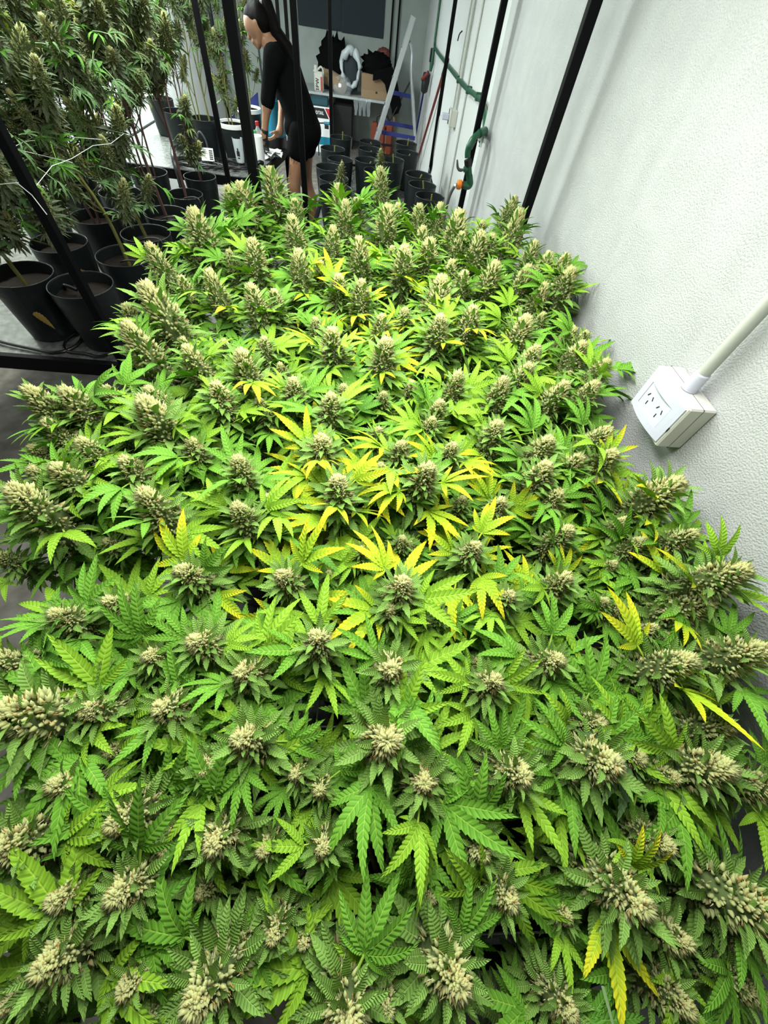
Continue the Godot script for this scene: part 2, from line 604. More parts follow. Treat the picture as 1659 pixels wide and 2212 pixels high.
func fan(count: int, droop: float, fold: float, stalk: float, steps: int, wide := 0.105) -> ArrayMesh:
	var m := MB.new()
	var angles := {3: [0.0, 0.62, -0.62], 5: [0.0, 0.55, -0.55, 1.15, -1.15], 7: [0.0, 0.45, -0.45, 0.95, -0.95, 1.6, -1.6]}
	var lens := {3: [1.0, 0.8, 0.8], 5: [1.0, 0.88, 0.88, 0.55, 0.55], 7: [1.0, 0.93, 0.93, 0.72, 0.72, 0.38, 0.38]}
	m.tube([Vector3.ZERO, Vector3(0, 0.02, stalk * 0.5), Vector3(0, 0, stalk)], [0.022, 0.018, 0.02], 4, false)
	for i in m.uv.size():
		m.uv[i] = Vector2(0.5, 0.1)
	for k in count:
		var a: float = angles[count][k] + rnd(-0.08, 0.08)
		var l: float = lens[count][k] * rnd(0.92, 1.06)
		var b := Basis(Vector3.UP, a) * Basis(Vector3.RIGHT, rnd(-0.32, -0.05)) * Basis(Vector3.BACK, rnd(-0.3, 0.3))
		m.leaflet(Transform3D(b, Vector3(0, 0, stalk)), l, wide * pow(l, 0.7), steps, droop * rnd(0.7, 1.3), fold * rnd(0.6, 1.4), rnd(-0.2, 0.2))
	return m.mesh()


func head_radius(d: float, tall: float) -> float:
	if d < 1.0:
		return 0.52 * pow(maxf(d, 0.0), 0.55)
	return lerpf(0.52, 0.58, clampf(d - 1.0, 0, 1)) * (1.0 - 0.4 * smoothstep(tall - 1.0, tall, d))


# flower spikes, head width 1, standing on the origin: a lumpy core of bracts with hairs, and the small frosted leaves that stick out of it
func build_colas() -> void:
	for n in 6:
		var tall := 3.0 + 0.25 * (n % 3)
		var m := MB.new()
		m.colored = true
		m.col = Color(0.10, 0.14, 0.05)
		var prof := []
		for i in 11:
			var d := tall * (1.0 - i / 10.0)
			prof.append(Vector2(maxf(0.0, head_radius(d, tall) * 0.72), tall - d - (0.06 if i == 10 else 0.0)))
		prof.insert(0, Vector2(0, 0))
		m.lathe(Transform3D.IDENTITY, prof, 9)
		var golden := PI * (3.0 - sqrt(5.0))
		var total := 640
		for i in total:
			var f := (i + 0.5) / total
			var d := 0.03 + (tall - 0.15) * pow(f, 1.3)
			var a := i * golden + rnd(-0.3, 0.3)
			var lump := 1.0 + 0.20 * sin(a * 3.0 + d * 5.0 + n) + rnd(-0.1, 0.14)
			var r := head_radius(d, tall) * 0.80 * lump
			var out := Vector3(cos(a), 0, sin(a))
			var lift := lerpf(1.5, 0.25, clampf(d / 1.1, 0, 1))
			var dir := (out + Vector3.UP * (lift + rnd(-0.25, 0.25))).normalized()
			var size := rnd(0.10, 0.19)
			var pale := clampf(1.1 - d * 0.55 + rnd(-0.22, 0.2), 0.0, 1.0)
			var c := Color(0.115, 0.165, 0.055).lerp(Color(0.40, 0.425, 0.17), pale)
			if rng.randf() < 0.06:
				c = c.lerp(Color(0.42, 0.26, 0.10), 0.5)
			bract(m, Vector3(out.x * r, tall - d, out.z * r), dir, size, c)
		for i in 12:
			var a := i * golden
			var q := 0.012 * i
			bract(m, Vector3(cos(a) * q, tall - 0.13, sin(a) * q), Vector3(cos(a) * q * 4.0, 1.0, sin(a) * q * 4.0).normalized(), rnd(0.14, 0.19), Color(0.40, 0.425, 0.17))
		for i in 260:
			var d := 0.02 + 2.2 * pow(rng.randf(), 1.6)
			var a := rng.randf() * TAU
			var out := Vector3(cos(a), 0, sin(a))
			var r := head_radius(d, tall) * 0.95
			var dir := (out + Vector3(rnd(-0.6, 0.6), rnd(0.1, 1.3) if d < 0.8 else rnd(-0.2, 0.9), rnd(-0.6, 0.6))).normalized()
			m.col = [Color(0.42, 0.23, 0.07), Color(0.52, 0.42, 0.18), Color(0.58, 0.54, 0.32)][rng.randi() % 3]
			hair(m, Vector3(out.x * r, tall - d, out.z * r), dir, rnd(0.07, 0.17))
		cola_core.append(m.mesh())

		var s := MB.new()
		var leaves := 92
		for i in leaves:
			var f := (i + 0.5) / leaves
			var d := 0.26 + (tall - 0.42) * pow(f, 0.95)
			var a := i * golden * 1.0 + rnd(-0.35, 0.35)
			var out := Vector3(cos(a), 0, sin(a))
			var elev := lerpf(0.95, -0.30, clampf((d - 0.3) / 2.4, 0, 1)) + rnd(-0.25, 0.25)
			var dir := (out * cos(elev) + Vector3.UP * sin(elev)).normalized()
			var len := lerpf(0.50, 0.92, clampf(d / 1.6, 0, 1)) * rnd(0.7, 1.25)
			var b := facing(dir) * Basis(Vector3.BACK, rnd(-0.4, 0.4))
			s.leaflet(Transform3D(b, Vector3(out.x, 0, out.z) * head_radius(d, tall) * 0.70 + Vector3(0, tall - d, 0)), len, len * 0.165, 5, rnd(0.1, 0.9), 0.35, rnd(-0.15, 0.15))
		cola_sugar.append(s.mesh())


func bract(m: MB, o: Vector3, dir: Vector3, size: float, c: Color) -> void:
	var b := facing(dir, Vector3(0.3, 0.9, 0.2))
	m.col = c * 0.8
	var base := m.p(o - dir * size * 0.3)
	var ring := []
	m.col = c
	for k in 5:
		var a := TAU * k / 5
		ring.append(m.p(o + (b.x * cos(a) + b.y * sin(a)) * size * 0.32 + dir * size * 0.12))
	m.col = c.lerp(Color(0.62, 0.63, 0.32), 0.35)
	var tip := m.p(o + dir * size * 1.05)
	for k in 5:
		var e := (k + 1) % 5
		var mid := (m.v[ring[k]] + m.v[ring[e]]) * 0.5 - o
		m.tri_out(base, ring[k], ring[e], mid)
		m.tri_out(tip, ring[k], ring[e], mid)


func hair(m: MB, o: Vector3, dir: Vector3, size: float) -> void:
	var x := dir.cross(Vector3(0.31, 0.5, 0.8)).normalized() * 0.013
	var y := dir.cross(x).normalized() * 0.013
	var bend := Vector3(rnd(-0.3, 0.3), rnd(-0.3, 0.3), rnd(-0.3, 0.3)) * size
	var q := []
	for k in 3:
		var a := TAU * k / 3
		q.append(m.p(o + x * cos(a) + y * sin(a)))
	var w := []
	for k in 3:
		var a := TAU * k / 3
		w.append(m.p(o + dir * size * 0.55 + bend * 0.4 + (x * cos(a) + y * sin(a)) * 0.8))
	var tip := m.p(o + dir * size + bend)
	for k in 3:
		var e := (k + 1) % 3
		var mid := (x * cos(TAU * (k + 0.5) / 3) + y * sin(TAU * (k + 0.5) / 3))
		m.quad_out(q[k], q[e], w[e], w[k], mid)
		m.tri_out(w[k], w[e], tip, mid)


func pick_leaf(yellow: float, lit_bias: float) -> Material:
	var k := rng.randf()
	if k < yellow * 0.34:
		return M["leaf_yellow"]
	if k < yellow * 1.0:
		return M["leaf_turning"]
	k = rng.randf() + lit_bias  # a higher bias paints lamp light in as lime leaves
	return M["leaf_lime"] if k > 1.0 else M["leaf_green"] if k > 0.42 else M["leaf_deep"]


# one flower spike with its fan leaves, its head at «head» (in the plant's space)
func cola(plant: Node3D, head: Vector3, w: float, yellow: float, lean: Vector3, leaves: int, blade: float, style := 0, lit_bias := 0.2) -> void:
	var n := rng.randi() % cola_core.size()
	var up := (Vector3.UP + lean).normalized()
	var b := facing(up.cross(Vector3(0.2, 0.1, 0.97)).normalized(), up)
	b = Basis(up, rng.randf() * TAU) * Basis(b.x, up, b.x.cross(up)).orthonormalized()
	var high := rnd(0.95, 1.25)
	var tall := 3.0 + 0.25 * (n % 3)
	var origin := head - up * (tall - 0.5) * w * high
	var xf := Transform3D(b * Basis.from_scale(Vector3(w, w * high, w)), origin)
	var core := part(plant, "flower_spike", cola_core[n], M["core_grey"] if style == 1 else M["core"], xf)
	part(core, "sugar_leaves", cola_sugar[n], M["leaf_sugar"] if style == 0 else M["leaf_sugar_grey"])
	var inv := xf.affine_inverse()
	var spin := rng.randf() * TAU
	for i in leaves:
		var f := (i + 0.5) / leaves
		var d := lerpf(0.8, tall - 0.3, f)
		var a := spin + i * 2.39996 + rnd(-0.3, 0.3)
		var out := (b * Vector3(cos(a), 0, sin(a))).normalized()
		var elev := lerpf(0.62, -0.15, f) + rnd(-0.2, 0.2)
		var pool := fan_up
		if style == 1:
			pool = fan_droop
			elev = lerpf(0.2, -0.7, f) + rnd(-0.3, 0.3)
		var dir := out * cos(elev) + up * sin(elev)
		var size := blade * rnd(0.75, 1.12) * lerpf(0.85, 1.1, f)
		var lb := facing(dir, up) * Basis(Vector3.BACK, rnd(-0.5, 0.5))
		var lx := Transform3D(lb * Basis.from_scale(Vector3.ONE * size), origin + up * (tall - d) * w * high + out * w * 0.2)
		var lm := pick_leaf(yellow, lit_bias)
		if style == 2:
			lm = M["leaf_cool"] if rng.randf() < 0.7 else M["leaf_deep"]
		if style == 1:
			var k := rng.randf()
			lm = M["leaf_yellow"] if k < yellow * 0.4 else M["leaf_turning"] if k < yellow else M["leaf_olive"] if k < 0.6 else M["leaf_cool"]
		part(core, "fan_leaf", pool[rng.randi() % pool.size()], lm, inv * lx)


func pot_with_soil(t: Node3D, o: Vector3, r := 0.125, h := 0.26, soil := true) -> void:
	if pot_mesh == null:
		var m := MB.new()
		var prof := [Vector2(0, 0), Vector2(0.76, 0), Vector2(0.80, 0.03), Vector2(0.80, 0.03)]
		prof += [Vector2(0.97, 0.80), Vector2(0.985, 0.815), Vector2(0.97, 0.83), Vector2(0.985, 0.85), Vector2(0.975, 0.87), Vector2(0.99, 0.89), Vector2(0.98, 0.92), Vector2(1.0, 0.985), Vector2(1.0, 1.0), Vector2(0.975, 1.0), Vector2(0.955, 0.98), Vector2(0.93, 0.72), Vector2(0.93, 0.72), Vector2(0, 0.72)]
		m.lathe(Transform3D.IDENTITY, prof, 28)
		pot_mesh = m.mesh()
		var s := MB.new()
		var rings := []
		for i in 5:
			var rr := 0.0 + 0.93 * i / 4.0
			rings.append(Vector2(rr, 0.0))
		rings.reverse()
		s.lathe(Transform3D.IDENTITY, rings, 20)
		for i in s.v.size():
			s.v[i].y += 0.035 * sin(s.v[i].x * 7.0) * cos(s.v[i].z * 6.0)
		soil_mesh = s.mesh()
	part(t, "pot", pot_mesh, M["pot_plastic"], Transform3D(Basis(Vector3.UP, rng.randf() * TAU) * Basis.from_scale(Vector3(r, h, r)), o))
	if soil:
		part(t, "soil", soil_mesh, M["soil"], Transform3D(Basis(Vector3.UP, rng.randf() * TAU) * Basis.from_scale(Vector3(r, r, r)), o + Vector3(0, h * 0.82, 0)))


# a steel rack: feet, posts, beams, board
func rack(called: String, label: String, x0: float, x1: float, z0: float, z1: float, y: float, high: float) -> Node3D:
	var t := thing(called, label, "rack")
	for x in [x0, x1]:
		for z in [z0, z1]:
			part(t, "post", box_mesh(Vector3(x - 0.016, 0, z - 0.016), Vector3(x + 0.016, high, z + 0.016), 0.002), M["black_steel"])
	for z in [z0, z1]:
		part(t, "end_beam", box_mesh(Vector3(x0 + 0.016, y - 0.055, z - 0.015), Vector3(x1 - 0.016, y + 0.012, z + 0.015), 0.002), M["black_steel"])
		part(t, "top_beam", box_mesh(Vector3(x0 + 0.016, high - 0.03, z - 0.015), Vector3(x1 - 0.016, high, z + 0.015), 0.002), M["black_steel"])
	for x in [x0, x1]:
		part(t, "side_beam", box_mesh(Vector3(x - 0.015, y - 0.055, z0 + 0.016), Vector3(x + 0.015, y + 0.012, z1 - 0.016), 0.002), M["black_steel"])
	part(t, "board", box_mesh(Vector3(x0 + 0.016, y - 0.018, z0 + 0.016), Vector3(x1 - 0.016, y, z1 - 0.016), 0.002), M["board"])
	return t


func near_rack() -> void:
	rack("grow_rack", "black steel grow rack carrying the bright green plants by the socket wall", -0.42, 0.575, -1.72, 0.33, 0.69, 2.3)
	var colas := [
		[-0.119,1.279,0.177,0.045,0, -0.344,1.286,0.067,0.045,0, -0.271,1.267,0.157,0.039,0, -0.222,1.272,0.107,0.039,0, -0.242,1.276,0.048,0.04,0, -0.134,1.275,0.067,0.04,0, -0.287,1.257,0.112,0.035,0, -0.2,1.24,0.181,0.031,0, -0.2,1.236,0.078,0.028,0, -0.182,1.217,0.211,0.024,0, -0.322,1.217,0.196,0.024,0, -0.193,1.231,0.063,0.026,0, -0.121,1.215,0.182,0.023,0, -0.256,1.215,0.17,0.023,0, -0.152,1.223,0.118,0.024,0],
		[0.125,1.28,0.174,0.045,0, 0.019,1.277,0.197,0.043,0.15, 0.199,1.257,0.122,0.035,0, 0.173,1.256,0.08,0.034,0, 0.061,1.235,0.204,0.029,0, -0.016,1.246,0.078,0.031,0, -0.1,1.231,0.169,0.028,0, -0.063,1.235,0.149,0.028,0, -0.085,1.238,0.079,0.028,0, 0.029,1.235,0.049,0.027,0, -0.03,1.211,0.162,0.021,0, 0.091,1.226,0.064,0.024,0, 0.118,1.218,0.126,0.023,0, 0.167,1.231,0.031,0.025,0],
		[0.486,1.282,0.134,0.053,0.1, 0.334,1.283,0.12,0.05,0.4, 0.377,1.246,0.207,0.033,0, 0.406,1.261,0.077,0.035,0, 0.401,1.246,0.163,0.032,0, 0.255,1.237,0.212,0.03,0, 0.475,1.233,0.209,0.029,0, 0.494,1.239,0.172,0.03,0, 0.278,1.225,0.145,0.025,0],
		[-0.383,1.3,-0.052,0.062,0, -0.12,1.292,-0.029,0.044,0, -0.23,1.282,-0.064,0.039,0, -0.326,1.266,0.017,0.036,0, -0.163,1.272,-0,0.037,0, -0.139,1.283,-0.108,0.039,0, -0.21,1.288,-0.146,0.04,0, -0.459,1.279,-0.117,0.037,0, -0.325,1.272,-0.062,0.036,0, -0.255,1.292,-0.248,0.039,0.4, -0.104,1.294,-0.246,0.04,0.5, -0.418,1.273,-0.182,0.034,0, -0.277,1.266,-0.131,0.033,0, -0.356,1.271,-0.205,0.033,0, -0.441,1.252,-0.105,0.029,0, -0.223,1.244,-0.035,0.028,0, -0.307,1.223,-0.018,0.022,0, -0.577,1.244,-0.287,0.023,0, -0.238,1.236,-0.26,0.021,0, -0.419,1.224,-0.167,0.019,0],
		[0.056,1.296,-0.029,0.059,0.1, 0.063,1.297,-0.113,0.046,0, 0.103,1.282,0.014,0.041,0, 0.224,1.285,0.006,0.042,0, -0.043,1.298,-0.15,0.043,0.1, 0.08,1.304,-0.237,0.045,0.8, 0.213,1.28,-0.102,0.038,0, -0.026,1.238,0.022,0.027,0, -0.058,1.241,0.005,0.028,0, 0.063,1.272,-0.208,0.034,0, 0.154,1.242,-0.215,0.024,0, 0.128,1.241,-0.204,0.024,0, -0.002,1.235,-0.234,0.021,0, 0.216,1.236,-0.225,0.022,0, -0.04,1.232,-0.283,0.02,0],
		[0.342,1.291,-0.008,0.055,0, 0.493,1.29,-0.001,0.05,0, 0.585,1.335,-0.139,0.051,0.1, 0.57,1.303,-0.224,0.055,0.1, 0.502,1.298,-0.131,0.047,0.7, 0.585,1.376,-0.248,0.046,0.1, 0.533,1.283,-0.049,0.04,0, 0.577,1.273,0.02,0.038,0, 0.317,1.279,-0.136,0.037,0.1, 0.453,1.255,0.009,0.032,0, 0.413,1.258,-0.014,0.033,0, 0.362,1.264,-0.056,0.034,0, 0.358,1.291,-0.263,0.039,0.7, 0.318,1.245,0.007,0.029,0, 0.267,1.271,-0.24,0.032,0, 0.585,1.28,-0.31,0.032,0, 0.52,1.251,-0.198,0.027,0, 0.542,1.25,-0.187,0.027,0, 0.477,1.246,-0.235,0.025,0, 0.454,1.247,-0.247,0.025,0],
		[-0.53,1.311,-0.357,0.053,0, -0.398,1.326,-0.562,0.058,0, -0.341,1.312,-0.366,0.045,0, -0.611,1.325,-0.578,0.045,0, -0.503,1.308,-0.418,0.041,0, -0.559,1.325,-0.591,0.043,0, -0.405,1.305,-0.444,0.039,0, -0.197,1.296,-0.365,0.038,0, -0.296,1.326,-0.642,0.042,0.1, -0.5,1.302,-0.488,0.038,0, -0.22,1.302,-0.466,0.038,0, -0.507,1.312,-0.623,0.038,0, -0.564,1.286,-0.432,0.034,0, -0.589,1.292,-0.54,0.033,0, -0.433,1.306,-0.64,0.036,0, -0.321,1.291,-0.516,0.034,0, -0.158,1.271,-0.413,0.029,0.3, -0.615,1.269,-0.501,0.027,0, -0.475,1.276,-0.547,0.028,0, -0.57,1.258,-0.56,0.022,0, -0.479,1.243,-0.417,0.021,0, -0.599,1.255,-0.534,0.022,0, -0.436,1.226,-0.332,0.017,0],
		[-0.072,1.321,-0.515,0.046,0.9, -0.033,1.315,-0.422,0.043,0.8, 0.13,1.318,-0.459,0.045,0.6, 0.21,1.294,-0.316,0.038,0.7, -0.065,1.32,-0.643,0.04,0.2, 0.191,1.3,-0.543,0.036,0.7, 0.089,1.291,-0.551,0.033,0.6, 0.158,1.291,-0.634,0.032,0.1, 0.048,1.275,-0.504,0.029,0.6, 0.213,1.26,-0.444,0.025,0, 0.042,1.268,-0.621,0.025,0, 0.015,1.238,-0.332,0.02,0, 0.081,1.252,-0.468,0.022,0, 0.092,1.241,-0.357,0.021,0],
		[0.585,1.345,-0.434,0.056,0.5, 0.367,1.319,-0.485,0.045,0.2, 0.387,1.323,-0.555,0.043,0, 0.517,1.322,-0.533,0.043,0.2, 0.289,1.319,-0.596,0.041,0.1, 0.39,1.299,-0.438,0.037,0.1, 0.391,1.288,-0.361,0.036,0, 0.529,1.322,-0.601,0.042,0, 0.448,1.311,-0.523,0.04,0, 0.585,1.339,-0.338,0.034,0, 0.53,1.288,-0.346,0.036,0, 0.279,1.286,-0.422,0.034,0.6, 0.527,1.276,-0.4,0.031,0, 0.505,1.277,-0.499,0.03,0, 0.488,1.256,-0.317,0.026,0],
		[-0.495,1.36,-0.904,0.07,0, -0.507,1.337,-0.787,0.052,0, -0.261,1.334,-0.734,0.048,0.2, -0.377,1.33,-0.746,0.042,0, -0.149,1.315,-0.691,0.038,0, -0.569,1.328,-0.908,0.038,0, -0.218,1.291,-0.654,0.031,0, -0.246,1.304,-0.866,0.031,0, -0.197,1.285,-0.797,0.027,0, -0.344,1.291,-0.864,0.027,0, -0.439,1.29,-0.857,0.027,0, -0.132,1.305,-0.978,0.029,0, -0.157,1.265,-0.704,0.022,0],
		[0.051,1.34,-0.827,0.049,0.4, -0.078,1.341,-0.851,0.045,0.3, 0.192,1.347,-0.951,0.045,0.4, 0.22,1.326,-0.742,0.04,0.2, 0.174,1.306,-0.667,0.035,0, 0.042,1.329,-0.965,0.037,0.9, -0.041,1.29,-0.727,0.029,0, 0.12,1.284,-0.767,0.027,0, 0.052,1.28,-0.728,0.026,0],
		[0.421,1.348,-0.973,0.055,0.2, 0.461,1.334,-0.727,0.044,0.3, 0.424,1.341,-0.855,0.043,0, 0.555,1.344,-0.892,0.045,0.2, 0.391,1.334,-0.79,0.042,0.1, 0.327,1.326,-0.737,0.041,0.3, 0.547,1.33,-0.749,0.042,0, 0.562,1.336,-0.981,0.039,0, 0.585,1.361,-0.809,0.034,0, 0.585,1.348,-0.955,0.03,0, 0.54,1.296,-0.851,0.029,0],
		[-0.333,1.364,-1.233,0.05,0, -0.292,1.35,-1.003,0.044,0.5, -0.581,1.358,-1.149,0.043,0, -0.199,1.362,-1.199,0.045,0.5, -0.409,1.348,-1.059,0.041,0.2, -0.249,1.325,-1.057,0.034,0.2, -0.495,1.325,-1.075,0.034,0, -0.144,1.332,-1.235,0.033,0, -0.408,1.331,-1.247,0.033,0, -0.555,1.323,-1.31,0.029,0],
		[0.202,1.363,-1.104,0.062,0.5, 0.107,1.367,-1.283,0.053,0.9, -0.03,1.368,-1.301,0.048,0, -0.017,1.354,-1.077,0.043,0.5, -0.082,1.347,-1.125,0.04,0.4, 0.109,1.315,-1.053,0.031,0, 0.214,1.322,-1.257,0.029,0],
		[0.377,1.365,-1.246,0.053,0, 0.585,1.397,-1.186,0.051,0, 0.282,1.35,-1.001,0.046,0.4, 0.282,1.359,-1.198,0.042,0, 0.482,1.365,-1.249,0.044,0, 0.517,1.357,-1.165,0.042,0, 0.256,1.354,-1.281,0.039,0, 0.585,1.412,-1.254,0.038,0, 0.515,1.321,-1.09,0.032,0, 0.439,1.327,-1.295,0.03,0, 0.455,1.31,-1.126,0.028,0],
		[-0.517,1.376,-1.341,0.061,0, -0.429,1.391,-1.566,0.062,0, -0.354,1.398,-1.701,0.061,0, -0.244,1.374,-1.404,0.049,0, -0.475,1.382,-1.579,0.042,0, -0.118,1.391,-1.681,0.045,0, -0.119,1.364,-1.396,0.04,0, -0.263,1.369,-1.597,0.038,0, -0.451,1.349,-1.42,0.035,0],
		[0.053,1.386,-1.54,0.059,0, 0.188,1.371,-1.351,0.055,0, -0.089,1.383,-1.563,0.043,0, 0.028,1.398,-1.908,0.049,0, 0.167,1.387,-1.618,0.044,0, 0.238,1.387,-1.624,0.045,0, 0.172,1.374,-1.463,0.042,0, 0.094,1.377,-1.644,0.039,0, -0.057,1.365,-1.699,0.034,0, 0.076,1.336,-1.404,0.031,0.4],
		[0.292,1.395,-1.515,0.069,0, 0.358,1.378,-1.427,0.057,0, 0.522,1.389,-1.619,0.057,0, 0.574,1.371,-1.354,0.051,0, 0.404,1.375,-1.459,0.042,0, 0.301,1.373,-1.449,0.042,0, 0.547,1.374,-1.437,0.042,0, 0.538,1.395,-1.787,0.042,0, 0.406,1.361,-1.639,0.035,0],	]
	var xs := [-0.27, 0.07, 0.41]
	var zs := [0.17, -0.17, -0.51, -0.85, -1.19, -1.53]
	var row := ["front row", "second row", "third row", "fourth row", "fifth row", "rearmost row"]
	var column := ["at the aisle side of the", "in the middle of the", "at the wall side of the"]
	for i in 6:
		for j in 3:
			var list: Array = colas[i * 3 + j]
			var base := Vector3(xs[j], 0.69, zs[i])
			var ys := 0.0
			for k in range(0, list.size(), 5):
				ys += list[k + 4]
			var look := "plant with yellowing leaf tips" if ys > 3.0 else "plant with few yellow leaves" if ys > 0.7 else "green budding plant"
			var t := thing("flowering_plant", "%s %s %s, socket-wall rack" % [look, column[j], row[i]], "plant", base, 0.0, "flowering plants on the near rack")
			pot_with_soil(t, Vector3.ZERO)
			var st := MB.new()
			var fork := Vector3(rnd(-0.02, 0.02), 0.36, rnd(-0.02, 0.02))
			st.tube(smooth([Vector3(0, 0.19, 0), Vector3(rnd(-0.015, 0.015), 0.28, 0), fork], 3), [0.009, 0.0085, 0.008, 0.0075, 0.007, 0.0065, 0.006], 7)
			for k in range(0, list.size(), 5):
				var head := Vector3(list[k], list[k + 1], list[k + 2]) - base
				var w: float = clampf(list[k + 3], 0.024, 0.066) * (1.08 if list[k + 2] > -0.35 else 1.18)
				var off := Vector3(list[k] - 0.07, 0, list[k + 2] + 0.7)
				var lean := Vector3(off.x * 0.28, 0, clampf(off.z, -0.9, 0.9) * 0.10) + Vector3(rnd(-0.1, 0.1), 0, rnd(-0.1, 0.1))
				var small := w < 0.032
				cola(t, head, w, list[k + 4], lean, (3 if small else 4) if i == 0 else (5 if small else 7) if i == 1 else (5 if small else 8), rnd(0.064, 0.08) if small else rnd(0.084, 0.104), 0, 0.62 - 0.55 * Vector2(off.x * 0.8, off.z * 0.45).length())  # more lime leaves near the rack centre, painting in the pool of light
				var low := head - (Vector3.UP + lean).normalized() * w * 2.4
				st.tube(smooth([fork * rnd(0.8, 1.0), fork.lerp(low, 0.5) + Vector3(0, -0.03, 0), low], 3), [0.005, 0.0045, 0.004, 0.0035, 0.003, 0.003, 0.003], 5, false)
			# the shaded leaves and small flowers under the tops
			for k in (4 if i == 0 else 9 if i == 1 else 24 if i == 2 else 32):
				var r := 0.24 * sqrt(rng.randf())
				var a := rng.randf() * TAU
				var pos := Vector3(cos(a) * r, rnd(0.34, 0.57), sin(a) * r)
				if pos.x + base.x > 0.55 or pos.x + base.x < -0.44 or pos.z + base.z > 0.24:
					continue
				var az := rng.randf() * TAU
				var dir := Vector3(cos(az), rnd(-0.1, 0.5), sin(az))
				var lb := facing(dir) * Basis(Vector3.BACK, rnd(-0.4, 0.4))
				var k2 := rng.randf()
				part(t, "fan_leaf", fan_up[rng.randi() % fan_up.size()], M["leaf_green"] if k2 < 0.45 else M["leaf_deep"] if k2 < 0.9 else M["leaf_cool"], Transform3D(lb * Basis.from_scale(Vector3.ONE * rnd(0.075, 0.11)), pos))
			for k in (1 if i < 2 else 4):
				var a := rng.randf() * TAU
				var r := rnd(0.05, 0.2)
				var head := Vector3(cos(a) * r, rnd(0.46, 0.54), sin(a) * r)
				if head.x + base.x < 0.55:
					cola(t, head, rnd(0.024, 0.03), 0.0, Vector3(cos(a), 0, sin(a)) * 0.2, 3, 0.06, 0, -0.1)
			part(t, "stem", st.mesh(), M["stem"])
	# string net pulled between the posts
	var net := thing("trellis_net", "white string trellis net stretched through the near plants", "net")
	var nm := MB.new()
	var kn := MB.new()
	for i in 9:
		var x := -0.42 + 0.995 * i / 8.0
		nm.tube([Vector3(x, 1.10, -1.71), Vector3(x, 1.09, -0.7), Vector3(x, 1.10, 0.32)], [0.0012], 4)
	for k in 17:
		var z := -1.71 + 2.03 * k / 16.0
		nm.tube([Vector3(-0.42, 1.10, z), Vector3(0.08, 1.09, z), Vector3(0.575, 1.10, z)], [0.0012], 4)
		for i in 9:
			var x := -0.42 + 0.995 * i / 8.0
			kn.lathe(Transform3D(Basis(Vector3.RIGHT, 0.4), Vector3(x, 1.096, z)), [Vector2(0, -0.006), Vector2(0.0035, -0.002), Vector2(0.003, 0.003), Vector2(0, 0.006)], 6)
	part(net, "strings", nm.mesh(), M["cord"])
	part(net, "knots", kn.mesh(), M["cord"])
	# drip lines on the board
	solo("drip_hose", tube_mesh(smooth([Vector3(-0.38, 0.70, 0.26), Vector3(0.1, 0.705, 0.29), Vector3(0.42, 0.72, 0.27), Vector3(0.52, 0.71, 0.12), Vector3(0.50, 0.70, -0.3), Vector3(0.53, 0.70, -1.0)]), [0.008], 8), M["hose"], "black drip hose along the front edge of the near rack", "hose")


# ---------------------------------------------------------------- the racks behind

